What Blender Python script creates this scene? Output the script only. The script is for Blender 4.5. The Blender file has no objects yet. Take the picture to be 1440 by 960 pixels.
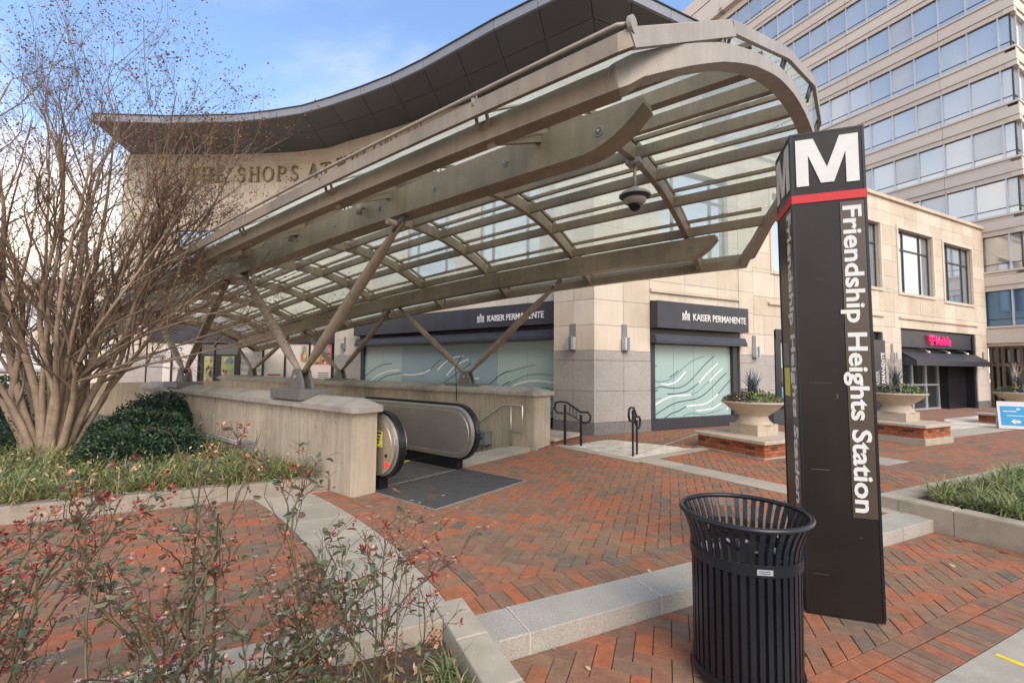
import bpy, math, random
import numpy as np
from mathutils import Vector, Matrix, noise as mnoise
random.seed(7); RNG = np.random.default_rng(7)
R = math.radians
SC = bpy.context.scene
COL = SC.collection

# ------------------------------------------------------------------ camera
PITCH, ROLL, FPX = R(3.3), R(0.5), 640.0
cd = bpy.data.cameras.new('camera'); cam = bpy.data.objects.new('camera', cd); COL.objects.link(cam)
cd.sensor_width = 36.0; cd.lens = 36.0 * FPX / 1440.0; cd.clip_start = 0.05; cd.clip_end = 3000
fw = Vector((0, math.cos(PITCH), math.sin(PITCH))); up0 = Vector((0, -math.sin(PITCH), math.cos(PITCH))); rt0 = Vector((1, 0, 0))
upv = up0 * math.cos(ROLL) - rt0 * math.sin(ROLL); rtv = rt0 * math.cos(ROLL) + up0 * math.sin(ROLL)
CAMP = Vector((0, 0, 1.6))
cam.matrix_world = Matrix(((rtv.x, upv.x, -fw.x, CAMP.x), (rtv.y, upv.y, -fw.y, CAMP.y), (rtv.z, upv.z, -fw.z, CAMP.z), (0, 0, 0, 1)))
SC.camera = cam
def view_size(p):
    q = Vector(p) - CAMP; d = q.dot(fw)
    if d < .2: return -1
    x = q.dot(rtv) / d; y = q.dot(upv) / d
    if abs(x) > 1.17 or abs(y) > .79: return -1
    return 1 / d

# ------------------------------------------------------------------ world, sun, exposure
W = bpy.data.worlds.new('World'); SC.world = W; W.use_nodes = True
SUN_EL, SUN_AZ = R(42), R(158)          # azimuth measured clockwise from +Y
nt = W.node_tree; N = nt.nodes; L = nt.links; N.clear()
out = N.new('ShaderNodeOutputWorld'); bg = N.new('ShaderNodeBackground'); L.new(bg.outputs[0], out.inputs[0])
sky = N.new('ShaderNodeTexSky'); sky.sky_type = 'NISHITA'; sky.sun_disc = False
sky.sun_elevation = SUN_EL; sky.sun_rotation = SUN_AZ; sky.altitude = 50; sky.air_density = 1.0; sky.dust_density = 1.5; sky.ozone_density = 1.6
tc = N.new('ShaderNodeTexCoord'); sep = N.new('ShaderNodeSeparateXYZ'); L.new(tc.outputs['Generated'], sep.inputs[0])
def math_node(op, a, b=None, clamp=False):
    m = N.new('ShaderNodeMath'); m.operation = op; m.use_clamp = clamp
    for i, v in enumerate((a, b)):
        if v is None: continue
        if isinstance(v, (int, float)): m.inputs[i].default_value = v
        else: L.new(v, m.inputs[i])
    return m.outputs[0]
zz = math_node('ADD', math_node('MAXIMUM', sep.outputs[2], 0.0), 0.18)
cx = math_node('DIVIDE', sep.outputs[0], zz); cy = math_node('DIVIDE', sep.outputs[1], zz)
cmb = N.new('ShaderNodeCombineXYZ'); L.new(cx, cmb.inputs[0]); L.new(cy, cmb.inputs[1])
mp = N.new('ShaderNodeMapping'); L.new(cmb.outputs[0], mp.inputs[0]); mp.inputs['Location'].default_value = (3.3, 1.2, 0); mp.inputs['Scale'].default_value = (.55, 1.0, 1)
nz = N.new('ShaderNodeTexNoise'); nz.inputs['Scale'].default_value = 1.5; nz.inputs['Detail'].default_value = 9; nz.inputs['Roughness'].default_value = .58; nz.inputs['Distortion'].default_value = .35
L.new(mp.outputs[0], nz.inputs['Vector'])
hor = math_node('POWER', math_node('SUBTRACT', 1.0, math_node('MAXIMUM', sep.outputs[2], 0.0), True), 2.6)   # hazy white towards the horizon
cov = math_node('ADD', nz.outputs[0], math_node('MULTIPLY', hor, 0.66))
rmp = N.new('ShaderNodeMapRange'); rmp.interpolation_type = 'SMOOTHSTEP'; L.new(cov, rmp.inputs[0])
rmp.inputs[1].default_value = .57; rmp.inputs[2].default_value = 1.0
mixc = N.new('ShaderNodeMix'); mixc.data_type = 'RGBA'; L.new(rmp.outputs[0], mixc.inputs['Factor'])
gain = N.new('ShaderNodeMix'); gain.data_type = 'RGBA'; gain.blend_type = 'MULTIPLY'; gain.inputs['Factor'].default_value = 1
L.new(sky.outputs[0], gain.inputs['A']); gain.inputs['B'].default_value = (1.36, 1.68, 1.98, 1)
L.new(gain.outputs['Result'], mixc.inputs['A']); mixc.inputs['B'].default_value = (9.0, 8.7, 8.4, 1)
L.new(mixc.outputs['Result'], bg.inputs[0]); bg.inputs[1].default_value = 0.142
sl = bpy.data.lights.new('sun', 'SUN'); sun = bpy.data.objects.new('sun', sl); COL.objects.link(sun)
sl.energy = 1.3; sl.angle = R(38); sl.color = (1.0, .92, .81)
sd = Vector((math.sin(SUN_AZ) * math.cos(SUN_EL), math.cos(SUN_AZ) * math.cos(SUN_EL), math.sin(SUN_EL)))
sun.rotation_euler = sd.to_track_quat('Z', 'Y').to_euler()
SC.view_settings.view_transform = 'Standard'; SC.view_settings.look = 'None'; SC.view_settings.gamma = 1; SC.view_settings.exposure = 0.58
SC.view_settings.use_white_balance = True; SC.view_settings.white_balance_temperature = 7700; SC.view_settings.white_balance_tint = 12
SC.render.engine = 'CYCLES'; SC.cycles.max_bounces = 7; SC.cycles.transparent_max_bounces = 16

# ------------------------------------------------------------------ materials
MATS = {}
def lin(c): return tuple(((x / 12.92) if x <= .04045 else ((x + .055) / 1.055) ** 2.4) for x in c)
def M(name, col, rough=.75, metal=0.0, var=.12, scale=3.0, bump=0.0, bscale=60.0, streak=0.0, spec=.4, speck=0.0, emit=None, stretch=(1, 1, 1), spscale=180, stain=0):
    if name in MATS: return MATS[name]
    m = bpy.data.materials.new(name); m.use_nodes = True; t = m.node_tree; b = t.nodes['Principled BSDF']
    b.inputs['Roughness'].default_value = rough; b.inputs['Metallic'].default_value = metal; b.inputs['Specular IOR Level'].default_value = spec
    b.inputs['Base Color'].default_value = (*col, 1)
    if emit: b.inputs['Emission Color'].default_value = (*emit[:3], 1); b.inputs['Emission Strength'].default_value = emit[3]
    geo = t.nodes.new('ShaderNodeNewGeometry')
    last = None
    def mixm(fac_socket, lo, hi, prev):
        mr = t.nodes.new('ShaderNodeMapRange'); t.links.new(fac_socket, mr.inputs[0]); mr.inputs[1].default_value = .25; mr.inputs[2].default_value = .75
        mr.inputs[3].default_value = lo; mr.inputs[4].default_value = hi
        h = t.nodes.new('ShaderNodeHueSaturation'); t.links.new(mr.outputs[0], h.inputs['Value'])
        if prev is None: h.inputs['Color'].default_value = (*col, 1)
        else: t.links.new(prev, h.inputs['Color'])
        return h.outputs[0]
    def noise(sc, st=(1, 1, 1), det=5):
        mpn = t.nodes.new('ShaderNodeMapping'); t.links.new(geo.outputs['Position'], mpn.inputs[0]); mpn.inputs['Scale'].default_value = st
        n = t.nodes.new('ShaderNodeTexNoise'); n.inputs['Scale'].default_value = sc; n.inputs['Detail'].default_value = det; n.inputs['Roughness'].default_value = .6
        t.links.new(mpn.outputs[0], n.inputs['Vector']); return n.outputs[0]
    if var: last = mixm(noise(scale, stretch), 1 - var, 1 + var, last)
    if streak: last = mixm(noise(14, (1, 1, .06), 4), 1 - streak, 1 + streak, last)
    if speck: last = mixm(noise(spscale, (1, 1, 1), 2), 1 - speck, 1 + speck, last)
    if last is not None: t.links.new(last, b.inputs['Base Color'])
    if stain:
        mr = t.nodes.new('ShaderNodeMapRange'); t.links.new(noise(.8, (1, 1, 1), 7), mr.inputs[0]); mr.interpolation_type = 'SMOOTHSTEP'; mr.inputs[1].default_value = .48; mr.inputs[2].default_value = .70; mr.inputs[3].default_value = 0; mr.inputs[4].default_value = stain
        sm = t.nodes.new('ShaderNodeMix'); sm.data_type = 'RGBA'; t.links.new(mr.outputs[0], sm.inputs['Factor']); t.links.new(last, sm.inputs['A']); sm.inputs['B'].default_value = (.10, .085, .07, 1); last = sm.outputs['Result']; t.links.new(last, b.inputs['Base Color'])
    if bump:
        bn = t.nodes.new('ShaderNodeBump'); bn.inputs['Strength'].default_value = bump; bn.inputs['Distance'].default_value = .01
        t.links.new(noise(bscale, (1, 1, .05) if streak > .15 else (1, 1, 1)), bn.inputs['Height']); t.links.new(bn.outputs[0], b.inputs['Normal'])
    MATS[name] = m; return m
STEEL = M('bronze_painted_steel', (.275, .215, .155), .45, .15, .20, 1.8, .03, 90, .15, .45, stain=.45)
STEEL_PALE = M('pale_and_lit_steel', (.35, .30, .25), .5, .1, .18, 2.2, .05, 60, .1)  # pale fittings; near hoop: the light on it is put into the colour
STEEL_GREY = M('grey_cast_steel', (.15, .14, .13), .55, .2, .15, 6)
CONC = M('board_formed_concrete', (.42, .345, .26), .9, 0, .16, 1.2, .5, 45, .17, .2, .12, stain=.5)
CAPC = M('smooth_concrete_cap', (.33, .29, .245), .85, 0, .2, 3.5, .12, 70, .08, .25, .1, stain=.5)
LIMEK = M('pale_limestone_kerb', (.40, .34, .26), .85, 0, .18, 5, .15, 90, 0, .25, .12, stain=.4)
GRAN = M('flamed_granite_step', (.375, .335, .285), .8, 0, .12, 3, .15, 200, 0, .3, .42, spscale=150, stain=.25)
GRANF = M('pink_grey_granite', (.36, .325, .295), .55, 0, .08, 2, 0, 0, 0, .4, .36, spscale=55)
GRAND = M('dark_granite_base', (.19, .175, .175), .5, 0, .08, 2, 0, 0, 0, .4, .55, spscale=55)
STONE = [M('cream_limestone_%s' % n, c, .85, 0, .08, 1.5, .05, 120, .06, .2, stain=.12) for n, c in (('a', (.595, .49, .385)), ('b', (.56, .455, .35)), ('c', (.625, .53, .425)), ('d', (.585, .49, .395)))]
BACK = M('dark_joint_backing', (.16, .135, .11), .95, 0, .05)  # dark brown backing that shows between the panels
TSTONE = [M('tower_precast_%s' % n, c, .85, 0, .05, .8, 0, 0, .03, .2) for n, c in (('a', (.60, .53, .46)), ('b', (.57, .50, .435)))]
SOFF = [M('soffit_grey_%s' % n, c, .55, .1, .05, .6) for n, c in (('a', (.105, .112, .128)), ('b', (.112, .119, .135)), ('c', (.099, .106, .122)))]
FASC = M('fascia_metal', (.23, .235, .25), .5, .3, .08, 1)
DARKM = M('charcoal_metal', (.045, .045, .052), .45, .1, .18, 2, .0, 0, .12)
BLACKM = M('black_paint', (.014, .0145, .018), .34, 0, .2, 12)
BLACKG = M('black_glossy', (.01, .01, .012), .22, 0, .1, 8)
RUBBER = M('black_rubber_handrail', (.012, .012, .013), .3, 0, .15, 6)
ALU = M('light_aluminium', (.50, .52, .55), .4, .4, .06, 4)
WINF = M('dark_window_frame', (.06, .062, .066), .45, .3, .1, 4)
INOX = M('brushed_stainless', (.56, .50, .43), .33, .8, .12, 2.5, .02, 30)
PLATE = M('ribbed_landing_plate', (.115, .11, .105), .5, .35, .22, 9, .3, 300, 0, .4, .25)
PLATEF = M('plate_rim_metal', (.38, .37, .35), .4, .5, .1, 9)
PYL = M('brown_black_enamel', (.020, .0145, .0125), .36, .0, .30, 2.2, .0, 0, .10, .28)
PYLS = M('brown_lettering_strip', (.075, .052, .036), .35, 0, .1, 3, spec=.5)
WHITE = M('off_white_vinyl', (.66, .64, .61), .6, 0, .06, 14)
REDV = M('red_vinyl', (.58, .018, .022), .5, 0, .04, 5)
MORT = M('dark_sand_joint', (.15, .11, .085), .95, 0, .25, 30)
SOIL = M('mulch_soil', (.10, .066, .043), .95, 0, .4, 25, .8, 60)
ASPH = M('asphalt', (.05, .05, .052), .9, 0, .2, 40, .3, 200)
CTILE = [M('cream_paver_%s' % n, c, .85, 0, .1, 8) for n, c in (('a', (.60, .52, .42)), ('b', (.54, .46, .37)), ('c', (.64, .57, .47)))]
BRICKC = [(.385, .150, .090), (.315, .155, .108), (.255, .16, .115), (.285, .17, .12), (.205, .155, .125), (.43, .145, .080), (.245, .14, .105), (.15, .135, .125)]
BRICKW = [.20, .25, .20, .13, .06, .07, .09, .006]
BRICKC = [(r_ * .90, g_ * .84, b_ * .72) for r_, g_, b_ in BRICKC]
BRICK = [M('paver_brick_%d' % i, c, .82, 0, .24, 16, .35, 90, 0, .3, .16, stain=.30) for i, c in enumerate(BRICKC)]
RBRICK = [M('wall_brick_%d' % i, c, .85, 0, .15, 9, .2, 120) for i, c in enumerate(((.34, .10, .045), (.28, .085, .04), (.38, .13, .06), (.10, .05, .035)))]
TEAL = M('frosted_teal_film', (.32, .445, .42), .3, 0, .05, .5, spec=.6)
TEALB = M('frosted_blue_film', (.20, .31, .345), .3, 0, .05, .5, spec=.6)
WAVEW = M('white_wave_print', (.72, .78, .78), .45, 0, 0)
WAVED = M('slate_wave_print', (.055, .10, .125), .45, 0, 0)
WAVEM = M('pale_teal_wave_print', (.13, .24, .245), .45, 0, 0)
BARKT = M('smooth_tan_bark', (.30, .215, .15), .8, 0, .3, 9, .4, 40, .12)
TWIG = M('brown_twigs', (.14, .09, .065), .85, 0, .25, 8)
SEED = [M('dry_seedhead_%d' % i, c, .9, 0, .2, 20) for i, c in enumerate(((.22, .10, .06), (.13, .075, .05), (.30, .15, .09)))]
GREENS = [M('strap_leaf_%d' % i, c, .55, 0, .15, 12, spec=.35) for i, c in enumerate(((.12, .16, .055), (.20, .23, .08), (.08, .12, .045), (.36, .32, .14)))]
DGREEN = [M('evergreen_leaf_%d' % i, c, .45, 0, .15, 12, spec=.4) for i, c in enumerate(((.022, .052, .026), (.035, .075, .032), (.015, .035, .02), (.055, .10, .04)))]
STRAW = M('dry_leaf_litter', (.40, .25, .13), .85, 0, .3, 20)
CANE = M('rose_cane', (.12, .065, .042), .7, 0, .35, 12)
CANEG = M('green_rose_cane', (.115, .10, .05), .6, 0, .3, 12)
ROSEL = [M('rose_leaf_%d' % i, c, .55, 0, .25, 25) for i, c in enumerate(((.10, .125, .065), (.16, .145, .085), (.15, .085, .055), (.075, .105, .065)))]
ROSER = [M('rose_red_%d' % i, c, .6, 0, .25, 30) for i, c in enumerate(((.33, .025, .04), (.45, .12, .06), (.22, .025, .03), (.50, .26, .16)))]
ROSEW = M('pale_dry_sepals', (.55, .45, .38), .8, 0, .2, 30)
YEL = M('yellow_label', (.62, .55, .08), .5, 0, .1, 30)
YELP = M('yellow_road_paint', (.75, .56, .03), .7, 0, .15, 20)
BLUE = M('sign_blue', (.02, .30, .55), .5, 0, .03)
PINK = M('magenta_letters', (.80, .015, .16), .4, 0, 0, emit=(.85, .01, .16, .35))
CASTS = M('cast_stone', (.46, .375, .29), .85, 0, .14, 7, .08, 120, .05, .3, .06, stain=.3)
POSTER = M('cream_poster', (.66, .61, .54), .5, 0, .05, 1)
POSTERP = M('pink_cream_poster', (.64, .55, .50), .5, 0, .05, 1)
CONCB = M('broom_concrete', (.39, .335, .262), .9, 0, .14, 3, .15, 150, 0, .3, .12, stain=.35)
CURBC = M('street_curb_concrete', (.39, .34, .27), .9, 0, .16, 4, .15, 150, 0, .3, .15, stain=.3)
LEAFLIT = M('fallen_leaf', (.55, .38, .22), .85, 0, .25, 40)
GREYBOX = M('grey_enclosure', (.19, .20, .20), .6, .1, .1, 10)
def glassm(name, col, rough, metal, spec=.6):
    return M(name, col, rough, metal, 0, spec=spec)
TGLASS = [glassm('tower_glass_%s' % n, c, .07, .6) for n, c in (('a', (.56, .575, .57)), ('b', (.53, .55, .555)), ('c', (.59, .60, .59)), ('d', (.55, .565, .56)), ('e', (.585, .585, .56)))] + [M('tower_glass_blinds', (.50, .52, .52), .2, .35, .08, .8, spec=.6)]
BGLASS = glassm('office_glass', (.50, .56, .62), .05, .75)
BLUEG = glassm('deep_blue_glass', (.10, .19, .30), .08, .5)
DGLASS = glassm('dark_shop_glass', (.035, .045, .045), .06, .1, .7)
GLS = bpy.data.materials.new('canopy_glass'); GLS.use_nodes = True
t = GLS.node_tree; t.nodes.clear(); o_ = t.nodes.new('ShaderNodeOutputMaterial'); mx = t.nodes.new('ShaderNodeMixShader'); tr = t.nodes.new('ShaderNodeBsdfTransparent'); tr.inputs[0].default_value = (.90, .94, .90, 1)
mx2 = t.nodes.new('ShaderNodeMixShader'); df = t.nodes.new('ShaderNodeBsdfTranslucent'); df.inputs[0].default_value = (.74, .74, .67, 1); gl = t.nodes.new('ShaderNodeBsdfGlossy'); gl.inputs['Roughness'].default_value = .05; gl.inputs[0].default_value = (.8, .85, .85, 1)
mx2.inputs[0].default_value = .25; t.links.new(df.outputs[0], mx2.inputs[1]); t.links.new(gl.outputs[0], mx2.inputs[2])
g_ = t.nodes.new('ShaderNodeNewGeometry'); n_ = t.nodes.new('ShaderNodeTexNoise'); n_.inputs['Scale'].default_value = 1.3; n_.inputs['Detail'].default_value = 6; t.links.new(g_.outputs['Position'], n_.inputs['Vector'])
r_ = t.nodes.new('ShaderNodeMapRange'); r_.inputs[1].default_value = .3; r_.inputs[2].default_value = .7; r_.inputs[3].default_value = .22; r_.inputs[4].default_value = .48; t.links.new(n_.outputs[0], r_.inputs[0])
t.links.new(r_.outputs[0], mx.inputs[0]); t.links.new(tr.outputs[0], mx.inputs[1]); t.links.new(mx2.outputs[0], mx.inputs[2]); t.links.new(mx.outputs[0], o_.inputs[0])
# brick material for paving too far away to tell the bricks apart
FARB = bpy.data.materials.new('distant_brick_paving'); FARB.use_nodes = True
t = FARB.node_tree; b = t.nodes['Principled BSDF']; b.inputs['Roughness'].default_value = .85
g_ = t.nodes.new('ShaderNodeNewGeometry'); mp_ = t.nodes.new('ShaderNodeMapping'); mp_.inputs['Rotation'].default_value = (0, 0, R(-19)); t.links.new(g_.outputs['Position'], mp_.inputs[0])
br = t.nodes.new('ShaderNodeTexBrick'); br.inputs['Scale'].default_value = 1; br.inputs['Brick Width'].default_value = .2; br.inputs['Row Height'].default_value = .1; br.inputs['Mortar Size'].default_value = .004
br.inputs['Color1'].default_value = (.36, .155, .10, 1); br.inputs['Color2'].default_value = (.25, .15, .105, 1); br.inputs['Mortar'].default_value = (.16, .10, .08, 1)
t.links.new(mp_.outputs[0], br.inputs['Vector']); t.links.new(br.outputs[0], b.inputs['Base Color'])

# ------------------------------------------------------------------ mesh helpers
class MB:
    def __init__(s): s.v = []; s.f = []; s.m = []; s.mats = []; s.sm = []
    def mi(s, mat):
        if mat not in s.mats: s.mats.append(mat)
        return s.mats.index(mat)
    def add(s, vs, fs, mat, smooth=False):
        o = len(s.v); k = s.mi(mat); s.v.extend([tuple(p) for p in vs])
        for f in fs: s.f.append(tuple(i + o for i in f)); s.m.append(k); s.sm.append(smooth)
        return s
    def mesh(s, name):
        me = bpy.data.meshes.new(name); me.from_pydata(s.v, [], s.f)
        for m in s.mats: me.materials.append(m)
        me.polygons.foreach_set('material_index', s.m); me.polygons.foreach_set('use_smooth', s.sm); me.update(); return me
    def build(s, name, parent=None, **kw):
        return link(name, s.mesh(name), parent, **kw)
def link(name, me, parent=None, mat=None, label=None, cat=None, group=None, kind=None, M4=None):
    o = bpy.data.objects.new(name, me); COL.objects.link(o)
    if parent is not None: o.parent = parent
    if M4 is not None: o.matrix_local = M4
    if label: o['label'] = label
    if cat: o['category'] = cat
    if group: o['group'] = group
    if kind: o['kind'] = kind
    return o
def thing(name, label, cat, group=None, loc=None):
    o = bpy.data.objects.new(name, None); COL.objects.link(o); o['label'] = label; o['category'] = cat
    if group: o['group'] = group
    if loc is not None: o.location = loc          # children keep world coordinates through the parent inverse below
    return o
def under(o, parent):
    """parent o (built in world coordinates) to an Empty that stands elsewhere"""
    o.parent = parent; o.matrix_parent_inverse = Matrix.Translation(-Vector(parent.location)); return o
class Fr:
    """frame: X = the viewer's right along a wall, N = out of the wall, z up"""
    def __init__(s, o, az):
        s.o = Vector((o[0], o[1], 0)); a = R(az); s.x = Vector((math.sin(a), math.cos(a), 0)); s.n = Vector((s.x.y, -s.x.x, 0))
    def __call__(s, x, n, z): return s.o + s.x * x + s.n * n + Vector((0, 0, z))
    def mat(s, x, n, z, sx=1, sn=1, sz=1):
        p = s(x, n, z); return Matrix(((s.x.x * sx, s.n.x * sn, 0, p.x), (s.x.y * sx, s.n.y * sn, 0, p.y), (0, 0, sz, p.z), (0, 0, 0, 1)))
    def txt(s, x, n, z):
        p = s(x, n, z); return Matrix(((s.x.x, 0, s.n.x, p.x), (s.x.y, 0, s.n.y, p.y), (0, 1, 0, p.z), (0, 0, 0, 1)))
BOXF = [(0, 3, 2, 1), (4, 5, 6, 7), (0, 1, 5, 4), (1, 2, 6, 5), (2, 3, 7, 6), (3, 0, 4, 7)]
def box(mb, F, x0, x1, n0, n1, z0, z1, mat):
    # n1 > n0 : outward
    vs = [F(x, n, z) for z in (z0, z1) for x, n in ((x0, n1), (x1, n1), (x1, n0), (x0, n0))]
    mb.add(vs, BOXF, mat); return mb
def bbox(F, x0, x1, n0, n1, z0, z1, mat): return box(MB(), F, x0, x1, n0, n1, z0, z1, mat)
def prism(mb, pts, z0, z1, mat, bev=0):
    """xy polygon (ccw) extruded up, optional small chamfer"""
    n = len(pts)
    if bev:
        c = np.mean(np.array(pts), axis=0); ins = [tuple(c + (np.array(p) - c) * (1 - bev / max(1e-6, np.linalg.norm(np.array(p) - c)) * 1.4)) for p in pts]
        vs = [(*p, z0) for p in pts] + [(*p, z1 - bev) for p in pts] + [(*p, z1) for p in ins]
        fs = [tuple(range(2 * n, 3 * n))] + [(i, (i + 1) % n, n + (i + 1) % n, n + i) for i in range(n)] + [(n + i, n + (i + 1) % n, 2 * n + (i + 1) % n, 2 * n + i) for i in range(n)]
    else:
        vs = [(*p, z0) for p in pts] + [(*p, z1) for p in pts]
        fs = [tuple(range(n, 2 * n)), tuple(reversed(range(n)))] + [(i, (i + 1) % n, n + (i + 1) % n, n + i) for i in range(n)]
    mb.add(vs, fs, mat); return mb
def extr(mb, poly, T0, T1, mat, smooth=False):
    """profile polygon (list of 2d) mapped by T0 / T1 to the two ends"""
    n = len(poly); vs = [T0(*p) for p in poly] + [T1(*p) for p in poly]
    mb.add(vs, [tuple(range(n)), tuple(reversed(range(n, 2 * n)))] + [((i + 1) % n, i, n + i, n + (i + 1) % n) for i in range(n)], mat, smooth); return mb
def tube(mb, pts, rad, mat, k=8, smooth=True, cap=True):
    pts = [Vector(p) for p in pts]; n = len(pts); vs = []; r = rad if hasattr(rad, '__len__') else [rad] * n
    d0 = (pts[1] - pts[0]).normalized(); a = d0.orthogonal().normalized()
    for i, p in enumerate(pts):
        d = (pts[min(i + 1, n - 1)] - pts[max(i - 1, 0)]).normalized(); a = (a - d * a.dot(d)); a = a.normalized() if a.length > 1e-6 else d.orthogonal().normalized(); b2 = d.cross(a)
        for j in range(k):
            t_ = 2 * math.pi * j / k; vs.append(p + (a * math.cos(t_) + b2 * math.sin(t_)) * r[i])
    fs = [(i * k + j, i * k + (j + 1) % k, (i + 1) * k + (j + 1) % k, (i + 1) * k + j) for i in range(n - 1) for j in range(k)]
    if cap: fs += [tuple(reversed(range(k))), tuple(range((n - 1) * k, n * k))]
    mb.add(vs, fs, mat, smooth); return mb
def sweep(mb, pts, w, z0, z1, mat, smooth=False, mitre=False):
    """rectangular section following pts: width w horizontally across, from z+z0 to z+z1"""
    pts = [Vector(p) for p in pts]; n = len(pts); vs = []
    for i, p in enumerate(pts):
        d = (pts[min(i + 1, n - 1)] - pts[max(i - 1, 0)]); ws = 1
        if mitre and 0 < i < n - 1:
            da, db = (pts[i] - pts[i - 1]).normalized(), (pts[i + 1] - pts[i]).normalized(); d = da + db; ha, hb = da.to_2d().normalized(), db.to_2d().normalized(); ws = 1 / max(.5, math.sqrt(max(.01, (1 + ha.dot(hb)) / 2)))
        s_ = Vector((d.y, -d.x, 0)).normalized() * (w / 2) * ws; dn = d.normalized(); nn = s_.normalized().cross(dn)
        if nn.z < 0: nn = -nn
        zt_ = z1[i] if hasattr(z1, '__len__') else z1
        for q, h in ((-1, z0), (1, z0), (1, zt_), (-1, zt_)): vs.append(p + s_ * q + nn * h)
    fs = [(i * 4 + j, i * 4 + (j + 1) % 4, (i + 1) * 4 + (j + 1) % 4, (i + 1) * 4 + j) for i in range(n - 1) for j in range(4)] + [(3, 2, 1, 0), tuple(range((n - 1) * 4, n * 4))]
    mb.add(vs, fs, mat, smooth); return mb
def lathe(mb, prof, c, mat, k=40, smooth=True):
    c = Vector(c); n = len(prof); vs = [c + Vector((r * math.cos(2 * math.pi * j / k), r * math.sin(2 * math.pi * j / k), z)) for r, z in prof for j in range(k)]
    mb.add(vs, [(i * k + j, i * k + (j + 1) % k, (i + 1) * k + (j + 1) % k, (i + 1) * k + j) for i in range(n - 1) for j in range(k)], mat, smooth); return mb
_cube = {}
def cube_mesh(name, mat):
    k = (name, mat.name)
    if k not in _cube:
        mb = MB(); mb.add([(x, y, z) for z in (0, 1) for x, y in ((0, 1), (1, 1), (1, 0), (0, 0))], [tuple(reversed(f)) for f in BOXF], mat); _cube[k] = mb.mesh(name)
    return _cube[k]
def cell(name, F, x0, x1, n0, n1, z0, z1, mat, parent, **kw):
    """an own object that shares the unit block, scaled to its size"""
    return link(name, cube_mesh(name, mat), parent, M4=F.mat(x0, n0, z0, x1 - x0, n1 - n0, z1 - z0), **kw)
def text(name, body, size, mat, M4, parent=None, bold=0.0, ext=.004, align='LEFT', sx=1.0, spacing=1.0, **kw):
    c = bpy.data.curves.new('tmp', 'FONT'); c.body = body; c.size = size; c.extrude = ext; c.offset = bold; c.align_x = align; c.space_character = spacing; c.resolution_u = 3
    o = bpy.data.objects.new('tmp', c); COL.objects.link(o); dg = bpy.context.evaluated_depsgraph_get(); me = bpy.data.meshes.new_from_object(o.evaluated_get(dg)); bpy.data.objects.remove(o); bpy.data.curves.remove(c)
    me.name = name; me.materials.clear(); me.materials.append(mat)
    if sx != 1: me.transform(Matrix.Diagonal((sx, 1, 1, 1)))
    return link(name, me, parent, M4=M4, **kw)
def clip(poly, hp):
    """clip 2d polygon by half planes (a, b, c): keep a x + b y <= c"""
    for a, b, c in hp:
        outp = []; n = len(poly)
        for i in range(n):
            p, q = poly[i], poly[(i + 1) % n]; dp = a * p[0] + b * p[1] - c; dq = a * q[0] + b * q[1] - c
            if dp <= 0: outp.append(p)
            if (dp < 0 < dq) or (dq < 0 < dp):
                t_ = dp / (dp - dq); outp.append((p[0] + (q[0] - p[0]) * t_, p[1] + (q[1] - p[1]) * t_))
        poly = outp
        if len(poly) < 3: return []
    return poly
def area(p): return abs(sum(p[i][0] * p[(i + 1) % len(p)][1] - p[(i + 1) % len(p)][0] * p[i][1] for i in range(len(p)))) / 2

# frames
az = R(-52); U = Vector((math.sin(az), math.cos(az), 0)); V = Vector((math.cos(az), -math.sin(az), 0))
def uvz(u, v, z): return U * u + V * v + Vector((0, 0, z))
SA = Vector((math.sin(R(64)), math.cos(R(64)), 0)); SN = Vector((-SA.y, SA.x, 0))     # along the street / away from it
def an(a, n): p = SA * a + SN * n; return (p.x, p.y)
def anz(a, n, z): p = SA * a + SN * n; return Vector((p.x, p.y, z))
def toan(p): return p[0] * SA.x + p[1] * SA.y, p[0] * SN.x + p[1] * SN.y
def touv(p): return p[0] * U.x + p[1] * U.y, p[0] * V.x + p[1] * V.y
UP, LO = .15, .04

# ================================================================== GROUND
def sheet(name, polys, z0, z1, mat, **kw):
    mb = MB()
    for p in polys:
        if len(p) >= 3: prism(mb, p, z0, z1, mat)
    return mb.build(name, None, kind='structure', **kw)
HN = lambda n: (-SN.x, -SN.y, -n)          # keep n >= value
LN = lambda n: (SN.x, SN.y, n)             # keep n <= value
def uvrect(u0, u1, v0, v1): return [tuple(uvz(*q, 0)[:2]) for q in ((u0, v0), (u1, v0), (u1, v1), (u0, v1))]
pieces = [uvrect(-90, 4.66, -90, 90), uvrect(4.66, 19.6, -90, 3.2), uvrect(4.66, 19.6, 6.95, 90), uvrect(19.6, 120, -90, 90)]
plaza = sheet('plaza', [clip(p, [HN(2.56)]) for p in pieces], -.3, .13, MORT)
terrain = sheet('ground', [[(-900, -60), (900, -60), (900, -59), (-900, -59)], [(-900, 130), (900, 130), (900, 1500), (-900, 1500)]], -.5, .06, FARB)
far_p = [clip(uvrect(-90, 19.6, -90, 90), [HN(2.56), (-SA.x, -SA.y, -16.0)]), clip(uvrect(19.8, 119, -90, 90), [HN(9)]), clip(uvrect(-89, 19.5, 7.4, 89), [HN(11.5), (SA.x, SA.y, 13.4)])]
far_pavement = sheet('pavement', far_p, .135, .146, FARB)
sidewalk = sheet('sidewalk', [[an(.9, 1.2), an(60, 1.2), an(60, 2.57), an(.9, 2.57)]], -.3, .022, MORT)
sheet('road', [[an(-60, -40), an(60, -40), an(60, .86), an(-60, .86)]], -.4, -.08, ASPH)
kerb = thing('street_curb', 'wide concrete street curb with a yellow stripe along the brick sidewalk', 'curb')
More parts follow.
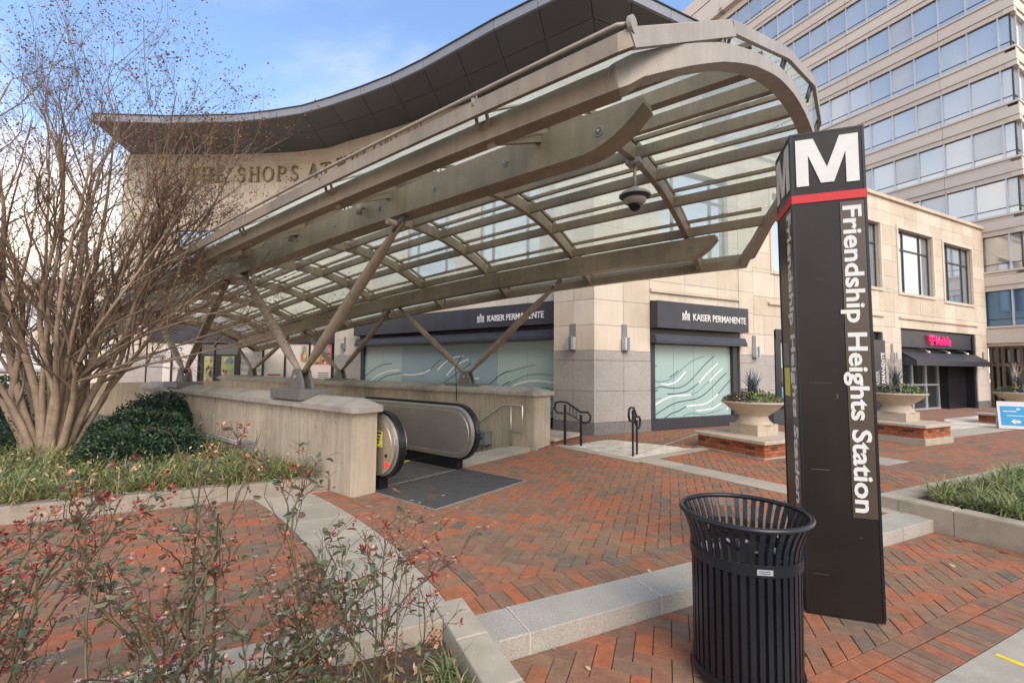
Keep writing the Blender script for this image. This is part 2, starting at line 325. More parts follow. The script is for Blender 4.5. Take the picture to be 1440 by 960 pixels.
for i in range(8): prism(MB(), [an(1 + i * 1.8, .87), an(2.792 + i * 1.8, .87), an(2.792 + i * 1.8, 1.205), an(1 + i * 1.8, 1.205)], -.3, LO + .004, CURBC, .006).build('curb_stone', kerb)
prism(MB(), [(2.672, 2.60), (2.702, 2.612), (2.86, 2.31), (2.825, 2.30)], LO + .004, LO + .008, YELP).build('yellow_stripe', kerb)

def brick_faces(mb, poly, z, mat, dz=0.0):
    n = len(poly); c = np.mean(np.array(poly), axis=0)
    ins = []
    for p in poly:
        d = c - np.array(p); l = np.linalg.norm(d); ins.append(tuple(np.array(p) + d * min(.4, .0035 / l)))
    tx, ty = random.uniform(-.004, .004), random.uniform(-.004, .004)
    f = lambda p, h: (p[0], p[1], z + dz + h + (p[0] - c[0]) * tx + (p[1] - c[1]) * ty)
    mb.add([f(p, -.022) for p in poly] + [f(p, -.004) for p in poly] + [f(p, 0) for p in ins],
           [tuple(range(2 * n, 3 * n))] + [(i, (i + 1) % n, n + (i + 1) % n, n + i) for i in range(n)] + [(n + i, n + (i + 1) % n, 2 * n + (i + 1) % n, 2 * n + i) for i in range(n)], mat)
_bm = {}
def brick_mesh(k, w, l):
    if (k, w, l) not in _bm:
        mb = MB(); brick_faces(mb, [(-l / 2, -w / 2), (l / 2, -w / 2), (l / 2, w / 2), (-l / 2, w / 2)], 0, BRICK[k]); _bm[(k, w, l)] = mb.mesh('brick')
    return _bm[(k, w, l)]
def pickb(c):
    # bricks of one batch lie in loose patches: bias the draw with a smooth field
    f = mnoise.noise(Vector((c[0] * .9, c[1] * .9, 3)))
    w = [x * (1 + f * s) for x, s in zip(BRICKW, (1.2, .6, -.6, -.8, -1.2, 1.4, 0, -1.0))]; w = [max(.01, x) for x in w]
    return random.choices(range(8), w)[0]
def lay(parent, bricks, z, limit=300):
    """bricks: list of (polygon, centre, angle, w, l, clipped). The 300 that show largest are objects, the rest one mesh."""
    vis = []
    for bk in bricks:
        s_ = view_size((bk[1][0], bk[1][1], z)); vis.append((s_ * s_ * (area(bk[0])) if s_ > 0 else -1, bk))
    vis.sort(key=lambda q: -q[0]); rest = MB(); cnt = 0
    for s_, bk in vis:
        poly, c, a, w, l, cl = bk
        if s_ <= 0 and math.hypot(c[0], c[1]) > 8.5: continue
        k = pickb(c); dz = random.gauss(0, .0009)
        if cnt < limit and s_ > 0:
            cnt += 1
            if cl:
                mb = MB(); brick_faces(mb, poly, z, BRICK[k], dz); mb.build('brick', parent)
            else:
                M4 = Matrix.Translation((c[0], c[1], z + dz)) @ Matrix.Rotation(a, 4, 'Z') @ Matrix.Rotation(random.gauss(0, .003), 4, 'X')
                link('brick', brick_mesh(k, w, l), parent, M4=M4)
        else: brick_faces(rest, poly, z, BRICK[k], dz)
    if rest.v: rest.build('brick_field', parent, kind='stuff')
G_ = .002
def rectp(c, a, l, w):
    ca, sa = math.cos(a), math.sin(a); return [(c[0] + x * ca - y * sa, c[1] + x * sa + y * ca) for x, y in ((-l / 2, -w / 2), (l / 2, -w / 2), (l / 2, w / 2), (-l / 2, w / 2))]
def field(inside, hps, ang, pattern, ext, w=.1, l=.2, org=(0, 0)):
    """inside(c) quick test; hps(c) list of half planes to clip with; ext: index range"""
    res = []; ca, sa = math.cos(ang), math.sin(ang)
    (i0, i1), (j0, j1) = ext
    for i in range(i0, i1):
        for j in range(j0, j1):
            if pattern == 'herring':
                k = (i - j) % 4
                if k == 0: lc = ((i + 1) * w, (j + .5) * w); h = 0
                elif k == 3: lc = ((i + .5) * w, (j + 1) * w); h = 1
                else: continue
            else: lc = ((i + .5 * (j % 2)) * l, j * w); h = 0
            c = (org[0] + lc[0] * ca - lc[1] * sa, org[1] + lc[0] * sa + lc[1] * ca)
            if not inside(c): continue
            a = ang + (math.pi / 2 if h else 0); p = rectp(c, a, l - 2 * G_, w - 2 * G_); ar = area(p); q = clip(p, hps(c)); 
            if len(q) < 3 or area(q) < .15 * ar: continue
            res.append((q, c, a, w - 2 * G_, l - 2 * G_, len(q) != 4 or abs(area(q) - ar) > 1e-6))
    return res
def course(p0, p1, nrm, w, l, rot=False, jit=0):
    """single row of bricks between p0 and p1, laid outwards on the side nrm. rot: soldier (short side along the line)"""
    p0 = np.array(p0); p1 = np.array(p1); d = p1 - p0; T = np.linalg.norm(d); d = d / T; step = w if rot else l; n = max(1, round(T / step)); st = T / n; res = []
    a = math.atan2(d[1], d[0])
    for i in range(n):
        dep = l if rot else w; c = p0 + d * st * (i + .5) + np.array(nrm) * dep / 2
        ln, wd = (dep, st) if rot else (st, dep); aa = a + (math.pi / 2 if rot else 0)
        res.append((rectp(c, aa, ln - 2 * G_, wd - 2 * G_), tuple(c), aa, wd - 2 * G_, ln - 2 * G_, True))
    return res
AST = math.atan2(SA.y, SA.x)
band = lambda n: .93 - .05 * (n - 2.72) - .055 * (n - 2.72) ** 2
# --- lower sidewalk: soldier + stretcher courses by the street, herringbone at 45 degrees
BR = course(an(1.005, 1.21), an(13, 1.21), (SN.x, SN.y), .09, .185, True) + course(an(1.005, 1.40), an(13, 1.40), (SN.x, SN.y), .095, .2)
def in_low(c): a_, n_ = toan(c); return 1.0 < a_ < 13 and 1.4 < n_ < 2.35
BR += field(in_low, lambda c: [HN(1.499), LN(2.265), (-SA.x, -SA.y, -1.005), (SA.x, SA.y, 5.64)] if toan(c)[0] < 6 else [HN(9)], AST - math.pi / 4, 'herring', ((-20, 130), (-60, 60)))
BR += course(an(5.645, 1.41), an(5.645, 2.26), (SA.x, SA.y), .09, .2)
lay(sidewalk, BR, LO)
# --- upper plaza
BR = course(an(1.0, 2.575), an(14, 2.575), (SN.x, SN.y), .1, .2, True) + course(an(1.2, 2.775), an(14, 2.775), (SN.x, SN.y), .1, .2)
ns = list(np.arange(2.775, 5.9, .1))
for i in range(len(ns) - 1):                                   # soldier course along the curved concrete band
    n0, n1 = ns[i], ns[i + 1]; b0, b1 = band(n0), band(n1)
    q = [an(b0 + .004, n0 + G_), an(b0 + .2, n0 + G_), an(b1 + .2, n1 - G_), an(b1 + .004, n1 - G_)]; BR.append((q, tuple(np.mean(q, axis=0)), 0, .1, .2, True))
    if i % 2 == 0 and i + 2 < len(ns):
        n1 = ns[i + 2]; b1 = band(n1); q = [an(b0 + .206, n0 + G_), an(b0 + .298, n0 + G_), an(b1 + .298, n1 - G_), an(b1 + .206, n1 - G_)]; BR.append((q, tuple(np.mean(q, axis=0)), 0, .1, .2, True))
def in_up(c):
    a_, n_ = toan(c); u_, v_ = touv(c)
    if not (n_ > 2.8 and math.hypot(c[0], c[1]) < 19 and a_ < 19.8 and (n_ < 11 or a_ < 12)): return False
    if a_ < band(min(n_, 6.2)) + .2: return False
    if 3.1 < v_ < 7.15 and u_ > 4.8: return False
    if v_ < 3.1 and u_ > 4.75: return False
    if v_ > 9.7 and u_ > 4.5: return False
    if u_ <= 4.8 and (Vector(c) - Vector((1.8, 10.0))).dot(Vector((.4446, -.8957))) < -.15: return False
    if PLZ(c): return False
    return c[1] > .2
def PLZ(c):                                                    # area under the cream tiles, left out
    return False
def hp_up(c):
    a_, n_ = toan(c); h = [HN(2.879)]
    if n_ < 6.2:
        b0 = band(n_) + .3; sl = -.05 - .11 * (n_ - 2.72)      # local tangent  a = b0 + sl (n - n_)
        h.append((-(SA.x - sl * SN.x), -(SA.y - sl * SN.y), -(b0 - sl * n_)))
    u_, v_ = touv(c)
    if 3.1 < v_ < 7.1: h.append((U.x, U.y, 4.66))
    return h
BR += field(in_up, hp_up, AST - math.pi / 4, 'herring', ((-60, 250), (-150, 210)))
lay(plaza, BR, UP)
# --- brick walk left of the concrete band (running bond)
def in_left(c):
    a_, n_ = toan(c); return 2.7 < n_ < 5.85 and a_ < band(n_) - .5 and a_ > -8.5
def hp_left(c):
    a_, n_ = toan(c); sl = -.05 - .11 * (n_ - 2.72); b0 = band(n_) - .585
    return [HN(2.725), LN(5.76), (SA.x - sl * SN.x, SA.y - sl * SN.y, b0 - sl * n_)]
walk = sheet('brick_walk', [[an(-9, 2.72), an(.9, 2.72), an(.4, 5.8), an(-9, 5.8)]], .1, .1305, MORT)
lay(walk, field(in_left, hp_left, math.pi / 2 - R(57), 'bond', ((-45, 20), (-5, 90)), org=(0, 0)), UP)
# --- concrete band
bandt = sheet('footpath', [[an(.2, 2.7), an(.8, 2.7), an(.8, 2.71), an(.2, 2.71)]], .1, .1302, MORT)
cuts = [2.725, 3.22, 3.72, 4.22, 4.74, 5.28, 5.76]
for i in range(6):
    n0, n1 = cuts[i] + .002, cuts[i + 1] - .002; q = [an(band(n) - .575, n) for n in (n0, (n0 + n1) / 2, n1)]; q = q[::-1] + [an(band(n) - .002, n) for n in (n0, (n0 + n1) / 2, n1)]
    prism(MB(), q, .12, UP + .003, CONCB, .004).build('concrete_slab', bandt)
# --- granite step
st = thing('granite_step', 'long grey granite step between the lower sidewalk and the plaza', 'step')
js = [1.003, 1.235, 2.19, 3.2, 4.2, 5.14, 5.72]
for i in range(6): prism(MB(), [an(js[i] + .003, 2.27), an(js[i + 1] - .003, 2.27), an(js[i + 1] - .003, 2.567), an(js[i] + .003, 2.567)], -.2, UP + .004, GRAN, .006).build('granite_block', st)
for i in range(1, 5): prism(MB(), [an(js[i] - .006, 2.268), an(js[i] + .004, 2.268), an(js[i] + .006, 2.568), an(js[i] - .003, 2.568)], -.2, UP + .0055, ROSEW).build('mortar_line', st)
# --- far plaza: cream tiles, bands
def strip(name, p0, p1, w, nseg, mat, parent, z=UP + .006):
    p0 = np.array(p0); p1 = np.array(p1); d = (p1 - p0) / np.linalg.norm(p1 - p0); nn = np.array((-d[1], d[0])) * w
    for i in range(nseg):
        a_ = p0 + (p1 - p0) * (i / nseg) + d * .003; b_ = p0 + (p1 - p0) * ((i + 1) / nseg) - d * .003
        prism(MB(), [tuple(a_), tuple(b_), tuple(b_ + nn), tuple(a_ + nn)], .1, z, mat, .003).build(name, parent)
bands = sheet('paving_bands', [[(3, 7), (3.01, 7), (3.01, 7.01), (3, 7.01)]], .1, .131, MORT)
strip('concrete_slab', (.80, 8.62), (1.93, 7.20), .22, 3, CONCB, bands)
strip('concrete_slab', (1.95, 7.17), (4.1, 8.74), .20, 4, CONCB, bands, UP + .0072)
strip('concrete_slab', (3.83, 5.28), (2.35, 7.48), .42, 5, CONCB, bands, UP + .008)
strip('concrete_slab', (4.5, 4.9), (3.85, 5.25), .42, 2, CONCB, bands, UP + .0075)
strip('concrete_slab', (5.75, 7.07), (6.42, 7.42), .45, 1, CONCB, bands, UP + .006)
strip('concrete_slab', (9.4, 9.95), (13.3, 11.9), .62, 5, CONCB, bands, UP + .006)
strip('concrete_slab', (2.3, 8.0), (4.4, 10.6), .03, 3, CONCB, bands, UP + .0065)
def tiles(parent, quad, w, l, ang, z=UP + .005, lim=300):
    q = [tuple(p) for p in quad]; q = q if sum(q[i][0] * q[(i + 1) % len(q)][1] - q[(i + 1) % len(q)][0] * q[i][1] for i in range(len(q))) > 0 else q[::-1]; c0 = np.mean(np.array(q), axis=0); hps = []
    for i in range(len(q)):
        p, r = q[i], q[(i + 1) % len(q)]; e = (r[0] - p[0], r[1] - p[1]); hps.append((e[1], -e[0], e[1] * p[0] - e[0] * p[1]))
    ca, sa = math.cos(ang), math.sin(ang); k = 0; rest = MB()
    for i in range(-70, 70):
        for j in range(-70, 70):
            lc = ((i + .5 * (j % 2)) * l, j * w); c = (c0[0] + lc[0] * ca - lc[1] * sa, c0[1] + lc[0] * sa + lc[1] * ca)
            if any(a * c[0] + b * c[1] > cc + .25 for a, b, cc in hps): continue
            p = clip(rectp(c, ang, l - .024, w - .024), hps)
            if len(p) < 3 or area(p) < .002: continue
            m_ = random.choice(CTILE); k += 1
            if k < lim: prism(MB(), p, .12, z, m_, .002).build('paving_tile', parent)
            else: prism(rest, p, .12, z, m_)
    if rest.v: rest.build('tile_field', parent, kind='stuff')
tiles(bands, [(1.12, 8.62), (2.0, 7.46), (3.35, 8.42), (2.0, 9.42)], .19, .38, AST, lim=120)
tiles(bands, [(3.6, 8.75), (4.3, 8.6), (5.5, 10.9), (4.6, 10.7)], .2, .4, AST, lim=100)
tiles(bands, [(10.6, 11.1), (13.4, 12.5), (15.8, 15.4), (13.2, 14.0)], .3, .6, AST, lim=60)
tiles(bands, [(9.2, 10.8), (10.3, 11.3), (12.6, 13.6), (11.6, 13.2)], .3, .6, AST, lim=60)

# ================================================================== PLANTER BEDS
def bed(name, polys, z, label=None):
    o = sheet(name, polys, -.2, z, SOIL); return o
rb = thing('rose_bed_border', 'low cream cast stone border around the rose bed in the foreground', 'planter border')
cs = [2.72, 2.31, 1.9, 1.5, 1.1, .7]
for i in range(5): prism(MB(), [an(.822, cs[i + 1] + .003), an(1.0, cs[i + 1] + .003), an(1.0, cs[i] - .003 * (i > 0)), an(.822, cs[i] - .003 * (i > 0))], -.1, .195, LIMEK, .007).build('border_stone', rb)
for i in range(7): prism(MB(), [an(.816 - (i + 1) * .8, 2.53), an(.819 - i * .8, 2.53), an(.819 - i * .8, 2.72), an(.816 - (i + 1) * .8, 2.72)], -.1, .194, LIMEK, .007).build('border_stone', rb)
bed('rose_bed_soil', [[an(-6, -1), an(.83, -1), an(.83, 2.54), an(-6, 2.54)]], .085)
lk = thing('planting_bed_kerb', 'long low concrete kerb of the planting bed beside the escalator wall', 'kerb')
xs = [.45, -.55, -1.6, -2.7, -3.8, -5.2, -6.6]
for i in range(6): prism(MB(), [an(xs[i + 1] + .004, 5.77), an(xs[i] - .004, 5.77), an(xs[i] - .004, 5.93), an(xs[i + 1] + .004, 5.93)], 0, .31, M('weathered_bed_kerb', (.30, .25, .20), .88, 0, .25, 3, .15, 90, .1, .25, .1), .02).build('kerb_stone', lk)
c0 = anz(.3, 5.9, 0); 
bed('planting_bed_soil', [clip([an(-14, 5.9), an(.42, 5.9), an(5, 14), an(-14, 14)], [(V.x, V.y, 2.98)])], .27)
rp = thing('right_planter', 'concrete planter with spiky grass at the right edge of the sidewalk', 'planter')
xs = [1.25, 1.62, 2.12, 2.56]
for i in range(3): prism(MB(), [an(5.72, xs[i] + .003), an(5.90, xs[i] + .003), an(5.90, xs[i + 1] - .003), an(5.72, xs[i + 1] - .003)], -.1, .285, LIMEK, .014).build('planter_wall', rp)
prism(MB(), [an(5.72, 2.563), an(12, 2.563), an(12, 2.74), an(5.72, 2.74)], -.1, .284, LIMEK, .014).build('planter_wall', rp)
prism(MB(), [an(5.903, 1.1), an(12, 1.1), an(12, 2.56), an(5.903, 2.56)], -.1, .24, SOIL).build('soil', rp)

# ================================================================== ESCALATOR ENTRANCE
def UVF(u, v, z): return uvz(u, v, z)
def uvpoly(pts): return [tuple(uvz(u, v, 0)[:2]) for u, v in pts]
def wallbody(mb, u0, u1, v0, v1, z0, z1, r=.05, mat=CONC):
    """board-formed wall: vertical board strips a few mm proud or shy of each other on the long faces"""
    prism(mb, uvpoly([(u1, v0 + .01), (u0 + r, v0 + .01), (u0 + r * .3, v0 + .01 + r * .3), (u0 + .004, v0 + r + .01), (u0 + .004, v1 - .01), (u1, v1 - .01)][::-1]), z0, z1, mat)
    for side in (0, 1):
        u = u0 + r
        while u < u1 - .02:
            w = random.choice((.045, .06, .06, .08)); w = min(w, u1 - u); d = random.uniform(0, .007); vv = v0 if side == 0 else v1; s_ = -1 if side == 0 else 1
            q = [(u + .002, vv - s_ * .011), (u + .005, vv + s_ * (d - .004)), (u + w - .005, vv + s_ * (d - .004)), (u + w - .002, vv - s_ * .011)]
            prism(mb, uvpoly(q if side == 0 else q[::-1]), z0, z1, mat); u += w
    v = v0 + r
    while v < v1 - .04:
        w = random.choice((.05, .06, .08)); w = min(w, v1 - v - .01); d = random.uniform(0, .005)
        prism(mb, uvpoly([(u0 + .006, v + .002), (u0 - d + .003, v + .005), (u0 - d + .003, v + w - .005), (u0 + .006, v + w - .002)][::-1]), z0, z1, mat); v += w
def capmesh(u0, u1, v0, v1, zb, zt, ridge0, ridge1):
    mb = MB(); e = .28
    P = lambda u, v, z: uvz(u, v, z)
    vs = [P(u0, v0 + .06, zb), P(u0 + .06, v0, zb), P(u1, v0, zb), P(u1, v1, zb), P(u0 + .06, v1, zb), P(u0, v1 - .06, zb)]
    vs += [Vector(p) + Vector((0, 0, .062)) for p in vs]
    vs += [P(u0 + e, ridge0, zt), P(u1, ridge0, zt), P(u1, ridge1, zt), P(u0 + e, ridge1, zt)]
    fs = [(0, 5, 4, 3, 2, 1)] + [(i, (i + 1) % 6, 6 + (i + 1) % 6, 6 + i) for i in range(6)] + [(6, 12, 7), (7, 12, 13, 8), (8, 13, 14, 9), (9, 14, 15, 10), (10, 15, 11), (11, 15, 12, 6), (12, 15, 14, 13)]
    mb.add(vs, fs, CAPC); return mb
nw = thing('parapet_wall', 'near board-formed concrete parapet wall with rounded corner beside the escalator', 'wall')
mb = MB(); wallbody(mb, 4.53, 12.7, 2.96, 3.27, -.2, 1.085); mb.build('wall_body', nw)
capmesh(4.46, 7.6, 2.90, 3.335, 1.078, 1.225, 3.13, 3.22).build('coping', nw); capmesh(7.604, 12.76, 2.90, 3.335, 1.078, 1.225, 3.13, 3.22).build('coping', nw)
for (u, z) in ((4.9, .95), (5.35, .86), (5.4, .45), (6.1, .8), (6.3, .93), (7.4, .85), (8.2, .6), (8.8, .9), (10.1, .8), (11, .9), (4.75, .5), (7.0, .4)):
    mb = MB(); c = uvz(u, 2.9535, z); mb.add([c + U * .011 * math.cos(a) + Vector((0, 0, .011 * math.sin(a))) for a in np.arange(0, 6.2, .9)], [tuple(range(7))], MORT); mb.build('tie_hole', nw)
fwl = thing('parapet_wall', 'far board-formed concrete parapet wall between the escalators and the teal shop windows', 'wall')
mb = MB(); wallbody(mb, 4.79, 19.4, 6.83, 7.35, -3.5, 1.10, .02); mb.build('wall_body', fwl)
for a_, b_ in ((4.72, 7.4), (7.405, 11.2), (11.205, 15.2), (15.205, 19.5)): capmesh(a_, b_, 6.76, 7.42, 1.09, 1.235, 7.0, 7.2).build('coping', fwl)
pit = thing('pit_wall', 'concrete retaining walls lining the escalator pit', 'wall')
prism(MB(), uvpoly([(19.4, 3.0), (19.6, 3.0), (19.6, 7.3), (19.4, 7.3)][::-1]), -6, 1.0, CONC).build('end_wall', pit)
prism(MB(), uvpoly([(4.7, 2.98), (19.4, 2.98), (19.4, 3.26), (4.7, 3.26)][::-1]), -6, .1, CONC).build('side_wall', pit)
prism(MB(), uvpoly([(4.6, 4.9), (4.66, 4.9), (4.66, 6.83), (4.6, 6.83)][::-1]), -.5, .13, CONC).build('head_wall', pit)
# landing plate
lp = thing('landing_plate', 'dark ribbed metal landing plate with a pale rim in front of the escalator', 'floor plate')
for (u0, u1) in ((3.52, 4.64), (4.655, 5.6)):
    prism(MB(), uvpoly([(u0, 3.26), (u1, 3.26), (u1, 4.80), (u0, 4.80)][::-1]), .1, UP + .004, PLATE).build('plate', lp)
mb = MB()
for q in (((3.50, 3.24), (3.52, 3.24), (3.52, 4.82), (3.50, 4.82)), ((3.52, 3.24), (4.64, 3.24), (4.64, 3.256), (3.52, 3.256)), ((3.52, 4.804), (4.64, 4.804), (4.64, 4.82), (3.52, 4.82)), ((4.641, 3.256), (4.654, 3.256), (4.654, 4.804), (4.641, 4.804))):
    prism(mb, uvpoly(list(q)[::-1]), .1, UP + .0075, PLATEF)
mb.build('rim', lp)
mb = MB()
for i in range(90):
    v = 3.28 + i * .0172
    prism(mb, uvpoly([(3.54, v), (4.62, v), (4.62, v + .006), (3.54, v + .006)][::-1]), .15, UP + .0058, PLATE)
mb.build('ribs', lp, kind='stuff')
prism(MB(), uvpoly([(5.6, 3.4), (5.68, 3.4), (5.68, 4.66), (5.6, 4.66)][::-1]), .1, UP + .006, YEL).build('yellow_comb', lp)
# escalator steps
es = thing('escalator', 'dark escalator going down between two stainless balustrades', 'escalator')
sx = 5.68; sz = .148; mb = None
for i in range(24):
    drop = 0 if i < 2 else .2
    sz -= drop * (.5 if i == 2 else 1)
    mb = MB(); prism(mb, uvpoly([(sx, 3.42), (sx + .40, 3.42), (sx + .40, 4.66), (sx, 4.66)][::-1]), sz - .32, sz, PLATE)
    prism(mb, uvpoly([(sx, 3.42), (sx + .03, 3.42), (sx + .03, 4.66), (sx, 4.66)][::-1]), sz, sz + .003, YEL)
    for k in range(24): prism(mb, uvpoly([(sx + .03, 3.43 + k * .051), (sx + .395, 3.43 + k * .051), (sx + .395, 3.45 + k * .051), (sx + .03, 3.45 + k * .051)][::-1]), sz, sz + .008, PLATE)
    mb.build('step', es); sx += .40
def bal_profile(r, uc, zc, zb_off=0, n=18, top=None):
    """side outline (u, z) of a balustrade: rounded newel end, level, then down the slope"""
    pts = [(uc + r * math.cos(a), zc + r * math.sin(a)) for a in np.linspace(1.5 * math.pi, .5 * math.pi, n)]
    return pts
SL = math.tan(R(30))
def balustrade(v0, v1, uf, label):
    b = es; zc, r = .675, .352; uc = uf + r; uk = 6.85
    out_ = [(uc + r * math.cos(a), zc + r * math.sin(a)) for a in np.linspace(1.5 * math.pi, .5 * math.pi, 18)] + [(uk, zc + r), (uk + .35, zc + r - .08), (16.5, zc + r - .08 - SL * (16.5 - uk - .35)), (16.5, zc - r - .08 - SL * (16.5 - uk - .35)), (uk + .3, zc - r - .1), (uk - .1, zc - r)]
    mb = MB(); extr(mb, out_, lambda u, z: uvz(u, v0 + .03, z), lambda u, z: uvz(u, v1 - .03, z), INOX); mb.build('panel', b)
    for side, vv in ((0, v0 + .03), (1, v1 - .03)):
        r2 = r - .055; s_ = -1 if side == 0 else 1
        path = [uvz(uc + r2 * math.cos(a), vv, zc + r2 * math.sin(a)) for a in np.linspace(1.5 * math.pi, .5 * math.pi, 20)] + [uvz(uk, vv, zc + r2), uvz(uk + .35, vv, zc + r2 - .08), uvz(12, vv, zc + r2 - .08 - SL * (12 - uk - .35))]
        path = [uvz(uk - .1, vv, zc - r2)] + path
        tube(MB(), path, .006, INOX, 6).build('edge_trim', b)
    # black handrail belt with a steel guide inside it
    ro = r + .012
    def belt(r0, r1, va, vb, mat, nm):
        m = MB(); vs = []; ang = list(np.linspace(1.62 * math.pi, .5 * math.pi, 26)); P = [(uc + 0 * a, 0) for a in ang]
        A = [((uc + q * math.cos(a), zc + q * math.sin(a))) for q in (r0, r1) for a in ang]
        n = len(ang); ext = [(uk, zc + r0), (uk + .35, zc + r0 - .08), (16, zc + r0 - .08 - SL * (16 - uk - .35))]
        ext2 = [(uk, zc + r1), (uk + .37, zc + r1 - .08), (16, zc + r1 - .08 - SL * (16 - uk - .35))]
        a0 = A[:n] + ext; a1 = A[n:] + ext2; n = len(a0)
        vs = [uvz(*p[:1], va, p[1]) for p in a0] + [uvz(p[0], va, p[1]) for p in a1] + [uvz(p[0], vb, p[1]) for p in a1] + [uvz(p[0], vb, p[1]) for p in a0]
        fs = [(k * n + i, k * n + i + 1, ((k + 1) % 4) * n + i + 1, ((k + 1) % 4) * n + i) for k in range(4) for i in range(n - 1)] + [(0, n, 2 * n, 3 * n)]
        m.add(vs, fs, mat, False); m.build(nm, b)
    vm = (v0 + v1) / 2
    belt(r, r + .02, vm - .05, vm + .05, PLATEF, 'handrail_guide')
    belt(r + .012, r + .052, vm - .042, vm + .042, RUBBER, 'handrail')
    # black skirt base
    mb = MB(); extr(mb, [(uf + .3, .13), (uf + .3, .33), (uk, .33), (16.5, .33 - SL * (16.5 - uk)), (16.5, -.1 - SL * (16.5 - uk)), (uk, .0)], lambda u, z: uvz(u, v0 + .06, z), lambda u, z: uvz(u, v1 - .06, z), BLACKG); mb.build('skirt', b)
balustrade(3.28, 3.52, 4.27, '')
balustrade(4.62, 4.86, 4.33, '')
def disc(c, nrm, r, d, mat, k=16):
    nrm = Vector(nrm).normalized(); a = nrm.orthogonal().normalized(); b2 = nrm.cross(a); c = Vector(c); mb = MB()
    vs = [c + (a * math.cos(2 * math.pi * i / k) + b2 * math.sin(2 * math.pi * i / k)) * r for i in range(k)]; vs += [p + nrm * d for p in vs]
    mb.add(vs, [tuple(range(k, 2 * k)), tuple(reversed(range(k)))] + [(i, (i + 1) % k, k + (i + 1) % k, k + i) for i in range(k)], mat); return mb
LU = Fr(uvz(0, 0, 0)[:2], 128)          # X = -U , N = -V
def lu(u, v, z): return LU(-u, -v, z)
REDL = M('red_stop_button', (.75, .03, .02), .35, 0, 0, emit=(.9, .05, .03, .5))
disc(uvz(4.40, 3.309, .47), -V, .032, .014, REDL).build('stop_button', es)
disc(uvz(4.42, 3.309, .57), -V, .022, .006, BLACKM).build('key_switch', es)
mb = MB(); box(mb, LU, -4.62, -4.50, -3.309, -3.303, .66, .84, YEL); mb.build('safety_label', es)
mb = MB(); box(mb, LU, -4.61, -4.51, -3.303, -3.301, .81, .832, BLACKM)
for i, z in enumerate((.70, .735, .77)): box(mb, LU, -4.60 + .01 * i, -4.55 + .012 * i, -3.303, -3.301, z, z + .018, BLACKM)
mb.build('label_print', es)
# concrete walk and stairs beyond the escalator, wall handrail, grey box
stair = thing('concrete_stairs', 'pale concrete landing and stairs between the escalator and the far wall', 'stairs')
prism(MB(), uvpoly([(4.66, 4.88), (5.25, 4.88), (5.25, 6.83), (4.90, 6.83)][::-1]), -.3, UP + .004, CONCB).build('landing', stair)
for i in range(22): prism(MB(), uvpoly([(5.25 + i * .3, 4.88), (5.55 + i * .3, 4.88), (5.55 + i * .3, 6.83), (5.25 + i * .3, 6.83)][::-1]), -.6 - i * .17, UP - .16 * (i + 1) + .1, CONCB).build('stair_step', stair)
hr = thing('wall_handrail', 'stainless handrail loop fixed to the far parapet wall above the stairs', 'handrail')
mb = MB(); tube(mb, [uvz(u, 6.72, z) for u, z in ((7.6, -.43), (6.19, .44), (5.48, .885), (5.42, .905), (5.02, .91), (5.0, .90), (5.0, .45), (5.02, .43), (5.26, .43))], .021, INOX, 8); mb.build('rail', hr)
tube(MB(), [uvz(5.26, 6.72, .90), uvz(5.26, 6.72, .1)], .018, INOX, 8).build('post', hr)
gb = thing('electrical_box', 'grey electrical box with a black label on two conduits at the far wall', 'electrical box')
box(MB(), LU, -6.08, -5.80, -6.83, -6.62, .12, .35, GREYBOX).build('cabinet', gb)
box(MB(), LU, -6.09, -5.79, -6.83, -6.60, .35, .365, GREYBOX).build('lid', gb)
[box(MB(), LU, -6.02 + i * .05, -5.985 + i * .05, -6.62, -6.617, .215, .27, BLACKM).build('label_mark', gb) for i in range(3)]
for u in (5.9, 6.05): tube(MB(), [uvz(u, 6.7, .12), uvz(u, 6.7, -.15)], .015, GREYBOX, 6).build('conduit', gb)
cw = thing('power_cable', 'thin grey cable hanging from the canopy foot down the far wall', 'cable')
tube(MB(), [uvz(6.78, 6.95, 1.85), uvz(6.74, 6.74, 1.6), uvz(6.72, 6.74, 1.25), uvz(6.70, 6.74, .9)], .009, BLACKM, 5).build('cable', cw)
jb = thing('junction_box', 'weathered grey junction box with conduit low on the near wall over the planting bed', 'junction box')
box(MB(), LU, -7.25, -6.98, -2.955, -2.82, .36, .50, GREYBOX).build('cabinet', jb)
mb = MB()
for z in (.46, .425): tube(mb, [uvz(7.25, 2.90, z), uvz(9.0, 2.90, z + .02)], .014, ALU, 6)
mb.build('conduit', jb)

# ================================================================== CANOPY
VC = 5.08; UEND = 18.6
def dz(u): return .02 * u - .0045 * u * u if u < 14.5 else (.29 - .946) - .095 * (u - 14.5)
def S(u, v): return 4.10 - .125 * (v - VC) ** 2 + dz(u)
HOOP = [(1.07, 2.40), (.83, 2.75), (.67, 3.1), (.57, 3.5), (.49, 4.0), (.44, 4.45), (.40, 5.0), (.37, 5.5), (.38, 5.85), (.47, 6.15), (.62, 6.45), (.84, 6.81), (1.17, 7.35), (1.47, 7.75)]
HV = [p[1] for p in HOOP]; HU = [p[0] for p in HOOP]
def uh(v): return float(np.interp(v, HV, HU))
VP_ = [2.40, 3.15, 3.80, 4.45, 5.08, 5.72, 6.38, 7.05, 7.75]
RIBU = [2.13 + 2.03 * i for i in range(9)]
cn = thing('metro_canopy', 'curved glass and bronze steel canopy vault over the escalator entrance', 'canopy')
